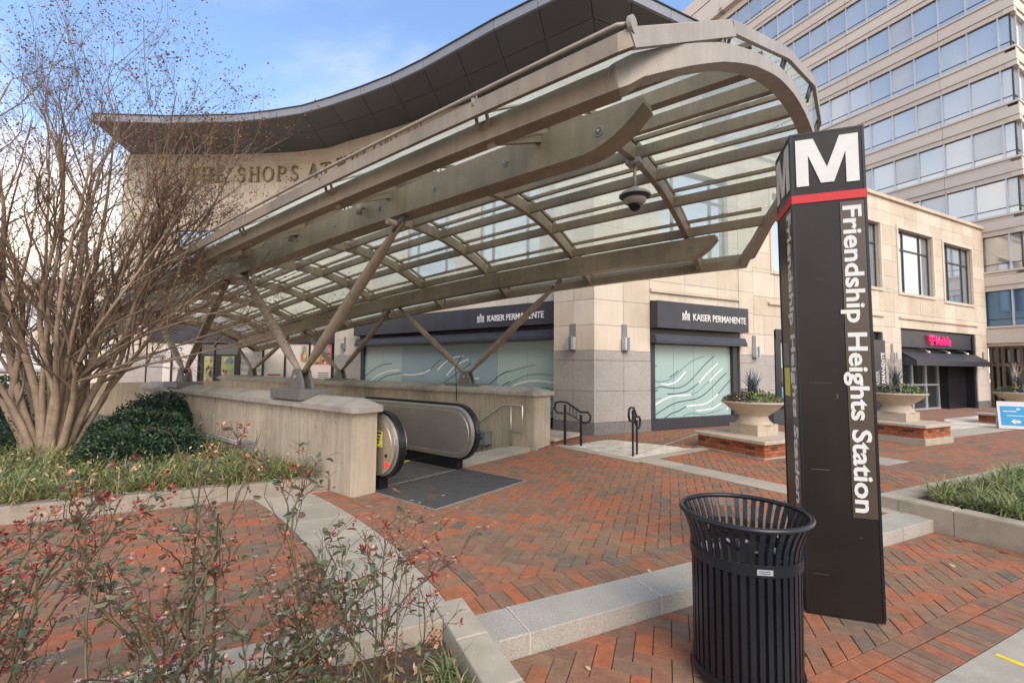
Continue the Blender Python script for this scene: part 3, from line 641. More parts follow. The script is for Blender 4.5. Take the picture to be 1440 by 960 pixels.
# edge tubes and end hoop
def run(v, u0, u1, n, off=0): return [uvz(u, v, S(u, v) + off) for u in np.linspace(u0, u1, n)]
sweep(MB(), run(7.75, 1.47, UEND, 26), .11, -.04, .09, STEEL).build('edge_tube', cn)
hp = []
for v in np.linspace(2.40, 7.75, 40): hp.append(uvz(uh(v), max(v, 2.43), S(uh(v), v) + float(np.interp(v, [2.4, 3.6, 4.4, 6.0, 7.75], [.012, -.06, -.088, -.075, -.045]))))
hp = [p + U * .055 for p in hp[1:-1]] + [hp[-1] + U * .03]
e1 = [uvz(u, 2.46, S(u, 2.40) + .015) for u in list(np.linspace(UEND, 1.6, 25)) + [1.17, 1.12]]; hp = [e1[-1].lerp(hp[0], .3)] + hp
full = MB(); nv = len(e1); sweep(full, e1 + hp, .12, 0, [.155] * nv + [.155 - .055 * min(1, i / 8) for i in range(len(hp))], STEEL, False, True)
for a_, b_, m_, nm in ((0, nv, STEEL, 'edge_tube'), (nv - 1, len(full.v) // 4, STEEL_PALE, 'end_hoop')):  # near hoop gets the paler steel, its lit tone held in the colour
    MB().add(full.v[a_ * 4:b_ * 4], [(i * 4 + j, i * 4 + (j + 1) % 4, (i + 1) * 4 + (j + 1) % 4, (i + 1) * 4 + j) for i in range(b_ - a_ - 1) for j in range(4)] + [(3, 2, 1, 0)], m_).build(nm, cn)
sweep(MB(), [uvz(UEND, v, S(UEND, v)) for v in np.linspace(2.4, 7.75, 16)], .12, -.06, .1, STEEL).build('end_hoop', cn)
for v in VP_[1:-1]:
    sweep(MB(), run(v, uh(v) + .04, UEND, 24), .07, -.02 + .06 * (v < 3.2), .105 + .06 * (v < 3.2), STEEL).build('purlin', cn)
    sweep(MB(), run(v, uh(v) + .12, UEND, 24), .045, .185, .23, STEEL).build('glazing_bar', cn)
for u in RIBU:
    sweep(MB(), [uvz(u, v, S(u, v)) for v in np.linspace(2.44, 7.71, 26)], .075, -.05, .12, STEEL).build('rib', cn)
    sweep(MB(), [uvz(u, v, S(u, v)) for v in np.linspace(2.42, 7.76, 26)], .045, .18, .225, STEEL).build('glazing_bar', cn)
    mb = MB()
    for v in VP_[1:-1]:
        for du in (-.045, .045):
            c = uvz(u + du, v, S(u, v)); 
            tube(mb, [c + Vector((0, 0, -.02)), c + Vector((0, 0, .165))], .011, STEEL_PALE, 5)
    mb.build('joint_stiffener', cn)
    # tapered outrigger web from the near beam to the edge tube
    mb = MB(); extr(mb, [(2.46, S(u, 2.46) - .04), (3.15, S(u, 3.15) - .13), (3.15, S(u, 3.15) + .05), (2.46, S(u, 2.46) + .05)], lambda v, z, u=u: uvz(u - .03, v, z), lambda v, z, u=u: uvz(u + .03, v, z), STEEL); mb.build('outrigger', cn)
    for v in (3.15, 7.05):
        mb = MB(); c = uvz(u, v, S(u, v)); tube(mb, [c + Vector((0, 0, -.15)), c + Vector((0, 0, -.02))], .035, STEEL_GREY, 8); mb.build('beam_bracket', cn)
    mb = MB(); 
    for du in (-.05, .05):
        c = uvz(u + du, 2.37, S(u, 2.4)); tube(mb, [c + Vector((0, 0, .1)), c + Vector((0, 0, .26)) - V * .05], .014, STEEL_PALE, 5)
    mb.build('glass_clamp', cn)
# perimeter fascia rail outside the glass
E0 = [(u, 2.27) for u in np.linspace(UEND, 1.04, 24)]
EH = [(.98, 2.30), (.66, 3.25), (.46, 4.35), (.33, 5.05), (.33, 5.75), (.56, 6.45), (1.36, 7.86)]
pe = [uvz(u, v, S(u, v) + .265 - .052 * (v > 3)) for i, (u, v) in enumerate(E0 + EH)]
sweep(MB(), pe[:24] + [pe[24]], .03, -.05, .06, STEEL).build('fascia_rail', cn)
for i in range(24, 30): sweep(MB(), [pe[i], pe[i + 1]], .03, -.03 - .02 * (i == 24), .055, STEEL_PALE).build('fascia_rail', cn)
tube(MB(), [p + Vector((0, 0, .10)) - V * .02 for p in pe[:24]] + [pe[24] + Vector((0, 0, .09))], .016, STEEL_PALE, 6).build('top_rail', cn)
disc(pe[24] + Vector((0, 0, .08)) - U * .02, U, .05, .025, STEEL_PALE).build('rail_end_disc', cn)
tube(MB(), [p + Vector((0, 0, .065)) for p in pe[24:]], .010, STEEL_PALE, 6).build('top_rail', cn)
for p in pe[25:29]:
    for o in (-.04, .04): tube(MB(), [p + V * o + U * .06 - Vector((0, 0, .14)), p + V * o + U * .02], .013, STEEL_GREY, 5).build('glass_clamp', cn)
for u in RIBU[:4]: tube(MB(), [uvz(u, 2.27, S(u, 2.27) + .29), uvz(u, 2.27, S(u, 2.27) + .37)], .022, STEEL_PALE, 8).build('rail_bracket', cn)
sweep(MB(), [uvz(u, 7.84, S(u, 7.84) + .2) for u in np.linspace(1.36, UEND, 22)], .03, -.04, .06, STEEL_PALE).build('fascia_rail', cn)
# glass panes
vb = [2.29] + VP_[1:-1] + [7.84]
def pane(u0a, u0b, u1, va, v2, k):
    g_ = .012; mb = MB(); q = [(u0a + g_, va + g_), (u0b + g_, v2 - g_), (u1 - g_, v2 - g_), (u1 - g_, va + g_)]; vs = []
    for off in (.237, .249):
        for (u, v) in q: vs.append(uvz(u, v, S(u, v) + off))
    mb.add(vs, BOXF, GLS); mb.build('glass_pane', cn)
for k in range(8):
    ue = np.interp([vb[k], vb[k + 1]], [p[1] for p in EH], [p[0] for p in EH])
    pane(ue[0], ue[1], RIBU[0], vb[k], vb[k + 1], k)
    for i in range(8): pane(RIBU[i], RIBU[i], RIBU[i + 1], vb[k], vb[k + 1], k)
# main beams with upturned tips
def beam(v, ut, hook, top0):
    zt = lambda u: S(u, v) - .12 + top0; zb = lambda u: S(u, v) - .41 + top0
    top = [(u, zt(u)) for u in np.linspace(ut, UEND - .4, 26)]; bot = [(u, zb(u)) for u in np.linspace(UEND - .4, ut + hook, 26)]
    for a in np.linspace(0, 1, 8)[1:]:
        bot.append((ut + hook - hook * a, zb(ut + hook - hook * a) + .25 * a ** 2.2))
    mb = MB(); extr(mb, top + bot, lambda u, z: uvz(u, v - .085, z), lambda u, z: uvz(u, v + .085, z), STEEL); mb.build('main_beam', cn)
    # bottom flange, a little wider and darker in shade
    bb = [uvz(u, v, z) for u, z in bot]; sweep(MB(), bb, .20, -.012, .012, STEEL).build('beam_flange', cn)
    k = 0
    for u in np.arange(ut + .35, 9.2, .92):
        c = uvz(u, v - .086, (zt(u) + zb(u)) / 2); disc(c, -V, .042 if k == 0 else .034, .006, STEEL_PALE).build('bolt_plate', cn)
        disc(c - V * .006, -V, .030 if k == 0 else .024, .003, STEEL_GREY).build('bolt_ring', cn); disc(c - V * .008, -V, .009, .008, ALU, 8).build('bolt_head', cn); k += 1
beam(3.15, 1.22, .55, .02); beam(7.05, 1.70, .42, .05)
# V struts
def strut(p, q, parent, ra, rb):
    d = q - p; pts = [p + d * t_ for t_ in (0, .06, .22, .5, .8, .94, 1)]; tube(MB(), pts, [ra * .5, ra * .55, ra * .92, ra, ra * .85, ra * .5, ra * .45], STEEL, 14).build('strut', parent)
    a = d.normalized(); mb = MB()
    for o in (-.022, .022): tube(mb, [q - a * .16 + V * o, q + a * .07 + V * o], .028, STEEL_GREY, 6)
    mb.build('fork_plate', parent); disc(q - a * .06 - V * .055, -V, .035, .11, STEEL_PALE, 12).build('pin', parent)
def vee(u, v, zb, ul, ur, block, lab):
    f = thing('canopy_strut_foot', lab, 'strut foot', 'V-shaped feet that carry the canopy on the parapet walls') if False else cn
    ap = uvz(u, v, zb + .17)
    for ue in (ur, ul):
        top = uvz(ue, v, S(ue, v) - .43); strut(ap + (top - ap).normalized() * .03, top, cn, .068, 0)
    # cast foot: two cheek plates on a base block
    prof = [(u - .19, zb + .0), (u - .15, zb + .12)] + [(u + .11 * math.cos(a), zb + .17 + .10 * math.sin(a)) for a in np.linspace(math.pi * .95, .05 * math.pi, 8)][::1] + [(u + .15, zb + .12), (u + .19, zb)]
    for o in (-.085, .045):
        mb = MB(); extr(mb, prof, lambda a, z, o=o: uvz(a, v + o, z), lambda a, z, o=o: uvz(a, v + o + .04, z), STEEL_GREY); mb.build('cheek_plate', cn)
    disc(uvz(u, v - .085, zb + .15), -V, .028, .014, STEEL_PALE, 12).build('pin', cn)
    if block: prism(MB(), uvpoly([(u - .42, v - .24), (u + .36, v - .24), (u + .36, v + .20), (u - .42, v + .20)][::-1]), 1.17, zb, STEEL_GREY, .006).build('foot_block', cn)
    else: prism(MB(), uvpoly([(u - .5, v - .17), (u + .5, v - .17), (u + .5, v + .17), (u - .5, v + .17)][::-1]), 1.2, zb, STEEL_GREY, .006).build('foot_plate', cn)
vee(6.05, 3.12, 1.30, 8.0, 3.98, True, ''); vee(10.62, 3.12, 1.27, 12.6, 8.75, True, '')
vee(6.75, 7.08, 1.26, 8.98, 4.46, False, ''); vee(11.6, 7.08, 1.26, 13.6, 9.5, False, ''); vee(17.2, 7.08, 1.26, 18.3, 14.7, False, '')
for u, lab in ((4.62, 'right of two small canister lights on the near canopy beam'), (6.25, 'left of two small canister lights on the near canopy beam, over the parapet')):
    l_ = thing('spotlight', lab, 'light', 'canister lights on the canopy beam'); c = uvz(u, 3.0, S(u, 3.15) - .26)
    tube(MB(), [c, c + Vector((0, 0, .12))], .034, STEEL_PALE, 12).build('canister', l_); tube(MB(), [c + Vector((0, 0, .07)), c + V * .09 + Vector((0, 0, .09))], .012, STEEL_GREY, 6).build('bracket', l_)
# dome camera
cc = thing('security_camera', 'grey dome security camera hanging from a canopy rib near the open end', 'camera')
c = uvz(2.13, 5.08, S(2.13, 5.08) - .06); PCAM = M('camera_grey_plastic', (.36, .33, .31), .5, 0, .1, 8)
box(MB(), LU, -2.22, -2.04, -5.15, -5.01, c.z - .03, c.z + .03, PCAM).build('mount', cc)
tube(MB(), [c, c - Vector((0, 0, .32))], .020, PCAM, 10).build('drop_pipe', cc)
c2 = c - Vector((0, 0, .60))
lathe(MB(), [(.0, .30), (.045, .29), (.06, .26), (.15, .235), (.185, .205), (.185, .185)], c2, PCAM, 32).build('sun_shield', cc)
lathe(MB(), [(.185, .185), (.155, .16), (.12, .15)], c2, DARKM, 32).build('shadow_gap', cc)
lathe(MB(), [(.12, .165), (.135, .15), (.12, .11), (.085, .085)], c2, PCAM, 32).build('housing', cc)
lathe(MB(), [(.078, .10), (.076, .07), (.06, .035), (.035, .012), (0, .004)], c2, BLACKG, 24).build('dome_lens', cc)

# ================================================================== STONE BUILDINGS
def subtract(rects, hole):
    outp = []; hx0, hx1, hz0, hz1 = hole
    for (x0, x1, z0, z1) in rects:
        if hx1 <= x0 or hx0 >= x1 or hz1 <= z0 or hz0 >= z1: outp.append((x0, x1, z0, z1)); continue
        if z1 > hz1: outp.append((x0, x1, hz1, z1))
        if z0 < hz0: outp.append((x0, x1, z0, hz0))
        za, zb = max(z0, hz0), min(z1, hz1)
        if x0 < hx0: outp.append((x0, hx0, za, zb))
        if x1 > hx1: outp.append((hx1, x1, za, zb))
    return outp
def clad(F, parent, xs, zs, mats, holes=(), n0=0.0, th=.04, name='stone_panel', j=.004):
    for i in range(len(xs) - 1):
        for k in range(len(zs) - 1):
            rs = [(xs[i], xs[i + 1], zs[k], zs[k + 1])]
            for h in holes: rs = subtract(rs, h)
            m_ = random.choice(mats)
            for (a, b, c, d) in rs:
                if b - a < .03 or d - c < .03: continue
                e = random.uniform(0, .003); cell(name, F, a + j, b - j, n0, n0 + th + e, c + j, d - j, m_, parent)
def fb(name, F, parent, x0, x1, n0, n1, z0, z1, mat, **kw): return cell(name, F, x0, x1, n0, n1, z0, z1, mat, parent, **kw)
def grid(a, b, step): n = max(1, round((b - a) / step)); return list(np.linspace(a, b, n + 1))
ROWS = [2.0 + .565 * i for i in range(11)]
RFr = Fr((1.8, 10.0), 63.6)
LFr = Fr(uvz(5.87, 9.40, 0)[:2], 128)          # x grows to the viewer's right, 0 at the right jamb of the big teal window
mall = thing('shopping_center', 'cream limestone corner building with a sweeping dark roof overhang, behind the canopy', 'building')
# backing core (solid, dark joints show between the stone panels)
curve = [uvz(4.73, 8.97, 0), uvz(5.75, 8.97, 0), uvz(5.75, 9.40, 0), uvz(11.0, 9.40, 0), uvz(14.2, 9.45, 0), Vector((-6.2, 16.85, 0)), Vector((-7.6, 17.45, 0)), Vector((-9.2, 17.75, 0)), Vector((-11.5, 17.95, 0)), Vector((-15.3, 18.0, 0))]
end_r = RFr(5.05, 0, 0)
core = [(p.x, p.y) for p in curve]
mb = MB(); shift = V * .05
back = [(end_r + RFr.n * -7).xy, Vector((4, 30)), Vector((-14.6, 30))]
# wall strip segments as thin slabs behind the cladding, upper storey (z 3.3 .. 10.1)
def corewall(F, parent, x0, x1, z0, z1, holes):
    rs = [(x0, x1, z0, z1)]
    for h in holes: rs = subtract(rs, h)
    for a, b, c, d in rs: fb('wall', F, parent, a, b, -.3, -.011, c, d, STONE[1])
    fb('wall', F, parent, x0, x1, -.5, -.31, z0, z1, BACK)
def wallseg(p, q, z0, z1, parent, name='wall', n_in=.35):
    a_ = math.degrees(math.atan2((q - p).x, (q - p).y)); F = Fr((p.x, p.y), a_); l = (q - p).length
    fb(name, F, parent, 0, l, -n_in, 0, z0, z1, BACK); return F, l
# --- corner pier
PF = Fr(uvz(4.73, 8.97, 0)[:2], 128)           # left face of the corner pier, x < 0 to the left
GZ = [.15, .42, 1.10, 1.78, 2.0]
cpier = mall
fb('pier_core', PF, cpier, -1.02, -.0, -.40, -.01, .1, 7.6, BACK); fb('pier_core', RFr, cpier, 0.02, 1.6, -.5, -.01, .1, 7.6, BACK)
clad(PF, cpier, [-1.02, -.5, 0.03], GZ[1:], [GRANF], n0=0); clad(PF, cpier, [-1.03, -.5, 0.035], GZ[:2], [GRAND], n0=.005)
clad(PF, cpier, [-1.02, -.5, 0.03], ROWS, STONE, n0=-.01)
clad(RFr, cpier, [-.02, .8, 1.6], GZ[1:], [GRANF], n0=0); clad(RFr, cpier, [-.025, .8, 1.6], GZ[:2], [GRAND], n0=.005)
clad(RFr, cpier, [-.02, .8, 1.6], ROWS, STONE, n0=-.01)
# --- right facade of the high part, s 1.6 .. 5.05
WIN0 = (1.95, 4.35, 4.4, 6.6)
corewall(RFr, mall, 1.6, 5.05, 3.3, 7.6, [WIN0])
clad(RFr, mall, [1.6, 2.75, 3.9, 4.72], [3.22] + ROWS[3:], STONE, [WIN0], n0=-.01)
clad(RFr, mall, [4.72, 5.3], ROWS, STONE, [], n0=.0); clad(RFr, mall, [4.72, 5.9], GZ[1:], [GRANF], n0=0.0); clad(RFr, mall, [4.72, 5.9], GZ[:2], [GRAND], n0=0.005)
fb('string_course', RFr, mall, 1.6, 4.72, .02, .09, 3.42, 3.50, STONE[1])
fb('pier_core', RFr, mall, 4.72, 5.9, -.4, -.01, .1, 3.4, BACK)
def upwin(F, parent, x0, x1, z0, z1, cols=(.22, .78), rail=.72, glass=BGLASS, n=-.12, fr=WINF):
    w = fb('window', F, parent, x0, x1, n - .06, n, z0, z1, fr)
    def sub(nm, a, b, n0, n1, c, d, m_):
        o = cell(nm, F, a, b, n0, n1, c, d, m_, None); o.parent = w; o.matrix_parent_inverse = w.matrix_basis.inverted(); return o
    xs = [x0] + [x0 + (x1 - x0) * c for c in cols] + [x1]; zr = z0 + (z1 - z0) * rail
    for i in range(len(xs) - 1):
        sub('pane', xs[i] + .035, xs[i + 1] - .035, n, n + .006, z0 + .05, zr - .03, glass)
        sub('pane', xs[i] + .035, xs[i + 1] - .035, n, n + .006, zr + .03, z1 - .05, glass)
    for x in xs: sub('mullion', x - .028, x + .028, n + .006, n + .04, z0, z1, fr)
    sub('rail', x0, x1, n + .006, n + .035, zr - .028, zr + .028, fr)
    fb('window_sill', F, parent, x0 - .05, x1 + .05, n, .085, z0 - .10, z0, STONE[3])
upwin(RFr, mall, *WIN0)
# --- left facade: big teal window x -8.1 .. 0 of LFr
LW = [(-2.7, -.6, 4.4, 6.6), (-5.9, -3.6, 4.4, 6.6)]
corewall(LFr, mall, -9.3, .12, 3.25, 7.6, LW)
clad(LFr, mall, grid(-5.2, .12, 1.06), [3.25] + ROWS[3:], STONE, LW, n0=-.01)
clad(LFr, mall, grid(-9.3, -5.2, .82), [3.25] + ROWS[3:], STONE, LW, n0=-.01)
for w in LW: upwin(LFr, mall, *w)
fb('pier_core', LFr, mall, -9.9, -8.25, -.4, -.01, .1, 3.3, BACK)
clad(LFr, mall, [-9.9, -9.0, -8.25], GZ[1:], [GRANF]); clad(LFr, mall, [-9.9, -9.0, -8.25], ROWS[:3] + [3.25], STONE)
# --- curved west wall
cpts = [LFr(-9.3, 0, 0), Vector((-7.2, 17.32, 0)), Vector((-8.6, 17.68, 0)), Vector((-10.1, 17.86, 0)), Vector((-11.7, 17.95, 0)), Vector((-13.4, 17.99, 0)), Vector((-15.75, 18.0, 0))][::-1]
ZC = [3.6, 4.5, 7.2, 7.8, 8.38, 9.0, 9.62, 10.1]
WF = Fr((-15.25, 18.0), 90.3)
for i in range(len(cpts) - 1):
    F, l = wallseg(cpts[i], cpts[i + 1], 3.4, 10.1, mall, n_in=.3) if i not in (1, 2) else (None, 0)
    if F is None:
        F, l = wallseg(cpts[i], cpts[i + 1], 3.4, 4.6, mall); wallseg(cpts[i], cpts[i + 1], 7.0, 10.1, mall)
    holes = [(-9, 99, 4.62, 6.98)] if i in (1, 2) else []
    clad(F, mall, grid(0, l, .8), ZC, STONE[:1] + STONE[2:], holes, n0=-.012)
    if i in (1, 2): upwin(F, mall, 0.0, l, 4.62, 6.98, (.5,), .66, BGLASS, -.02)
    for z in (4.5, 7.2, 8.38, 9.62): fb('reveal_band', F, mall, -.01, l + .01, .0, .012, z - .025, z + .02, BACK)
up_ = [LFr(-9.3, 0, 0), Vector((-5.3, 16.32, 0)), Vector((-4.1, 15.72, 0)), Vector((-1.6, 14.3, 0)), Vector((.8, 12.6, 0)), Vector((2.1, 11.6, 0)), Vector((2.1, 11.6, 0)) + RFr.x * 4.0]
for i in range(len(up_) - 1):
    F, l = wallseg(up_[i], up_[i + 1], 7.0, 10.1, mall, n_in=.3); clad(F, mall, grid(0, l, .8), [7.2, 7.8, 8.38, 9.0, 9.62, 10.1], STONE, n0=-.012)
    for z in (8.38, 9.62): fb('reveal_band', F, mall, -.01, l + .01, .0, .012, z - .025, z + .02, BACK)
prism(MB(), [tuple(p.xy) for p in (LFr(-9.3, -.1, 0), LFr(-1, -.1, 0), PF(0, -.1, 0), RFr(5, -.1, 0), RFr(5, -3, 0))], 7.45, 7.58, BACK).build('setback_roof', mall)
# ground floor of the west wall: granite end pier and posters
PO = Fr((-15.75, 17.99), 90.6)
fb('pier_core', PO, mall, 0, 2.02, -.4, -.01, .1, 3.7, BACK); clad(PO, mall, [0, 2.02], [.15, 1.1, 2.05], [GRANF], n0=.0); clad(PO, mall, [0, 1.0, 2.02], [2.05, 2.8, 3.6], STONE)
# gable end of the building on the far left
GF = Fr((-15.25, 18.0), 0)
fb('end_wall', Fr((-15.75, 26), 180), mall, 0, 8.0, -.35, 0, .1, 10.1, STONE[0])
shopf = thing('poster_shopfront', 'dark shopfront with cream posters and a glazed door under the canopy end', 'shopfront')
POL = Fr((-13.68, 17.93), 93.5)
X = lambda px: 0
def pxx(px, F, n=0):                          # helper: wall coordinate for a bearing given as tan = (px-720)/640
    t_ = (px - 720) / 640.0; o = F.o + F.n * n; return (t_ * o.y - o.x) / (F.x.x - t_ * F.x.y)
xa, xb = pxx(208, POL), pxx(471, POL)
fb('fascia', POL, shopf, xa, xb, -.1, .06, 2.47, 3.45, DARKM); fb('backing', POL, shopf, xa, xb, -.14, -.03, .15, 2.47, BLACKM)
edges = [208, 243, 281, 303, 338, 371, 402, 436, 467]; kinds = 'pqgpppqr'
for i in range(8):
    e0, e1 = pxx(edges[i], POL) + .03, pxx(edges[i + 1], POL) - .03
    fb('mullion', POL, shopf, e0 - .06, e0 + .0, -.03, .05, .15, 2.47, BLACKM)
    k = kinds[i]
    if edges[i] in (281, 303): continue
    if k == 'q': pass
    fb('poster', POL, shopf, e0, e1, -.03, .0, .3, 2.44, POSTER if k == 'p' else POSTERP)
e0, e1 = pxx(283, POL), pxx(337, POL)
fb('door_frame', POL, shopf, e0, e1, -.03, .03, .15, 2.0, BLACKM); fb('transom_glass', POL, shopf, e0 + .05, e1 - .05, -.03, .02, 2.02, 2.4, DGLASS)
PICK = [M('printed_picture_%d' % i, c, .5, 0, .3, 6) for i, c in enumerate(((.36, .38, .16), (.45, .16, .12), (.10, .22, .30), (.30, .12, .07), (.05, .04, .04), (.62, .38, .26), (.20, .36, .12)))]
def picture(F, parent, x0, x1, z0, z1, n, base, seed):
    rr = random.Random(seed); m0 = MB(); box(m0, F, x0, x1, n, n + .004, z0, z1, base)
    for i in range(22):
        cx_, cz_ = rr.uniform(x0 + .06, x1 - .06), rr.uniform(z0 + .06, z1 - .1); r_ = rr.uniform(.03, .12); nn = n + .005 + .0006 * i
        m0.add([F(cx_ + r_ * math.cos(a) * .8, nn, cz_ + r_ * math.sin(a) * 1.2) for a in np.linspace(0, 6.28, 11)[:-1]], [tuple(range(10))], rr.choice(PICK))
    m0.build('picture', parent)
picture(POL, shopf, pxx(289, POL), pxx(303, POL), .9, 1.95, .03, PICK[0], 3); picture(POL, shopf, pxx(313, POL), pxx(331, POL), .9, 1.95, .03, PICK[0], 5)
picture(POL, shopf, pxx(423, POL), pxx(433, POL), 1.75, 2.42, .004, PICK[5], 7); picture(POL, shopf, pxx(441, POL), pxx(466, POL), 1.65, 2.42, .004, PICK[1], 9)
text('lettering', 'to our\nneighbor!', .26, WAVED, POL.txt(pxx(340, POL), .004, 1.62), shopf, -.004, .001)
text('lettering', 'welcome', .12, WAVED, POL.txt(pxx(446, POL), .004, 1.42), shopf, 0, .001, sx=.8) if False else None
mb = MB()
for z in (1.22, 1.06): box(mb, POL, pxx(377, POL), pxx(396, POL), 0, .003, z, z + .05, ROSER[2])
for z in (1.32, 1.24, 1.16): box(mb, POL, pxx(448, POL), pxx(463, POL), 0, .003, z, z + .03, DARKM)
mb.build('print_lines', shopf)
# --- teal shop windows with wave prints
def sheetbox(F, parent, name, x0, x1, z0, z1, mat, n): return fb(name, F, parent, x0, x1, n, n + .012, z0, z1, mat)
def wave(mb, F, pts, w, n, mat):
    P = [Vector((a, b)) for a, b in pts]; fine = []
    for i in range(len(P) - 1):
        p0 = P[max(i - 1, 0)]; p1 = P[i]; p2 = P[i + 1]; p3 = P[min(i + 2, len(P) - 1)]
        for t_ in np.linspace(0, 1, 7)[:-1]:
            fine.append(.5 * ((2 * p1) + (p2 - p0) * t_ + (2 * p0 - 5 * p1 + 4 * p2 - p3) * t_ ** 2 + (-p0 + 3 * p1 - 3 * p2 + p3) * t_ ** 3))
    fine.append(P[-1]); vs = []
    for i, p in enumerate(fine):
        d = (fine[min(i + 1, len(fine) - 1)] - fine[max(i - 1, 0)]).normalized(); q = Vector((-d.y, d.x)) * w / 2
        vs += [F((p + q).x, n, (p + q).y), F((p - q).x, n, (p - q).y)]
    mb.add(vs, [(2 * i, 2 * i + 1, 2 * i + 3, 2 * i + 2) for i in range(len(fine) - 1)], mat)
shopR = thing('teal_shop_window', 'right-hand shop window with teal film and white and slate wave lines, behind the stone urn', 'shop window')
fb('frame', RFr, shopR, 1.62, 4.66, -.30, -.12, .17, 2.60, DARKM); fb('base', RFr, shopR, 1.62, 4.66, -.12, -.02, .16, .42, DARKM)
fb('jamb', RFr, shopR, 1.62, 1.78, -.12, .0, .42, 2.2, DARKM); fb('jamb', RFr, shopR, 4.50, 4.66, -.12, .0, .42, 2.2, DARKM)
xs = [1.78, 2.46, 3.14, 3.82, 4.50]
for i in range(4): fb('glass_pane', RFr, shopR, xs[i] + .004, xs[i + 1] - .004, -.12, -.09, .425, 2.2, TEAL)
GX0, GZ0, SX, SZ = 1.78, .42, 2.72, 1.76
def wv(pts): return [(GX0 + a * SX, GZ0 + b * SZ) for a, b in pts]
LINES = [('w', [(.10, .47), (.18, .46), (.27, .49), (.33, .55), (.40, .64)]), ('w', [(0, .17), (.12, .25), (.24, .30), (.36, .305), (.46, .31)]), ('w', [(.40, .15), (.5, .16), (.62, .17), (.72, .22), (.82, .31)]), ('w', [(.53, .08), (.65, .09), (.76, .11), (.86, .18)]),
         ('w', [(.57, .48), (.64, .57), (.72, .66), (.82, .76)]), ('w', [(.71, .50), (.78, .58), (.86, .66), (.89, .69)]), ('d', [(0, .40), (.1, .43), (.22, .41), (.34, .42), (.45, .50), (.55, .62), (.66, .75), (.78, .87)]), ('d', [(.17, .33), (.28, .33), (.40, .355), (.50, .42), (.56, .47)]),
         ('d', [(0, .03), (.12, .12), (.26, .20), (.40, .23), (.52, .25), (.62, .30), (.71, .38), (.82, .5), (.94, .62)]), ('d', [(.13, .0), (.22, .06), (.32, .10), (.40, .15)]), ('d', [(.82, .31), (.88, .38), (.94, .45), (1.0, .52)]), ('d', [(.20, .56), (.26, .6), (.30, .65)]), ('d', [(.0, .36), (.06, .385)]), ('d', [(.0, .70), (.05, .715)]),
         ('m', [(0, .51), (.12, .50), (.24, .55), (.36, .68), (.50, .80), (.64, .86)]), ('m', [(.46, .31), (.56, .36), (.66, .46), (.71, .50)]), ('m', [(0, .24), (.1, .28)]), ('m', [(.36, .02), (.46, .05), (.60, .03), (.74, .05), (.86, .08)]), ('m', [(.86, .18), (.93, .26), (1, .30)]), ('w', [(.93, .07), (.97, .14), (1, .18)])]
mbs = {'w': MB(), 'd': MB(), 'm': MB()}; WM = {'w': WAVEW, 'd': WAVED, 'm': WAVEM}
for i, (k, p) in enumerate(LINES): m0 = MB(); wave(m0, RFr, wv(p), {'w': .036, 'd': .026, 'm': .022}[k], -.086 + .0008 * (i % 5), WM[k]); m0.build('wave_line', shopR)
shopL = thing('teal_shop_window', 'long left-hand shop window with teal and blue film and wave lines, behind the far parapet wall', 'shop window')
fb('frame', LFr, shopL, -8.25, .12, -.30, -.12, .17, 3.2, DARKM); fb('base', LFr, shopL, -8.25, .12, -.12, -.02, .16, .38, DARKM)
fb('jamb', LFr, shopL, -.02, .12, -.12, .0, .38, 2.3, DARKM); fb('jamb', LFr, shopL, -8.25, -8.1, -.12, .0, .38, 2.3, DARKM)
xs = grid(-8.1, -.02, 1.01)
for i in range(8): fb('glass_pane', LFr, shopL, xs[i] + .004, xs[i + 1] - .004, -.12, -.09, .385, 2.32, TEALB if 2 <= i <= 5 else TEAL)
LL = [('d', [(-8.1, 1.25), (-7.6, 1.5), (-7.1, 1.66), (-6.6, 1.70)]), ('w', [(-7.9, 1.05), (-7.3, 1.32), (-6.7, 1.46), (-6.2, 1.48)]), ('w', [(-6.1, 1.36), (-5.5, 1.35), (-5.0, 1.42), (-4.7, 1.52)]), ('d', [(-7.5, 1.05), (-6.9, 1.28), (-6.3, 1.38), (-6.0, 1.38)]), ('w', [(-4.4, 1.5), (-4.1, 1.72), (-3.7, 1.88), (-3.3, 1.93)]), ('w', [(-4.0, 1.35), (-3.7, 1.6), (-3.3, 1.78), (-3.1, 1.83)]),
      ('d', [(-4.7, 1.52), (-4.5, 1.68), (-4.2, 1.84)]), ('d', [(-4.3, 1.05), (-3.8, 1.3), (-3.4, 1.52), (-3.0, 1.72)]), ('w', [(-3.6, .98), (-3.3, 1.18), (-3.0, 1.27), (-2.7, 1.3)]), ('d', [(-2.5, 1.0), (-2.2, 1.22), (-1.9, 1.42), (-1.6, 1.52)]), ('d', [(-2.2, .98), (-1.9, 1.1), (-1.6, 1.24)]), ('m', [(-1.6, 1.5), (-1.2, 1.6), (-.8, 1.68)]),
      ('w', [(-1.9, .92), (-1.5, 1.12), (-1.0, 1.26), (-.5, 1.27), (-.02, 1.22)]), ('m', [(-1.7, 1.12), (-1.1, 1.40), (-.5, 1.44), (-.02, 1.38)]), ('m', [(-1.4, .92), (-.9, 1.08), (-.4, 1.10), (-.02, 1.06)]), ('d', [(-1.2, .70), (-.8, .83), (-.4, .84), (-.02, .80)]), ('w', [(-1.2, .52), (-.8, .64), (-.4, .67), (-.02, .66)]), ('d', [(-1.2, .40), (-.8, .50), (-.4, .52), (-.02, .48)]), ('m', [(-1.2, .88), (-.8, .97), (-.4, .98), (-.02, .94)])]
for i, (k, p) in enumerate(LL): m0 = MB(); wave(m0, LFr, p, {'w': .04, 'd': .028, 'm': .022}[k], -.086 + .0008 * (i % 5), WM[k]); m0.build('wave_line', shopL)
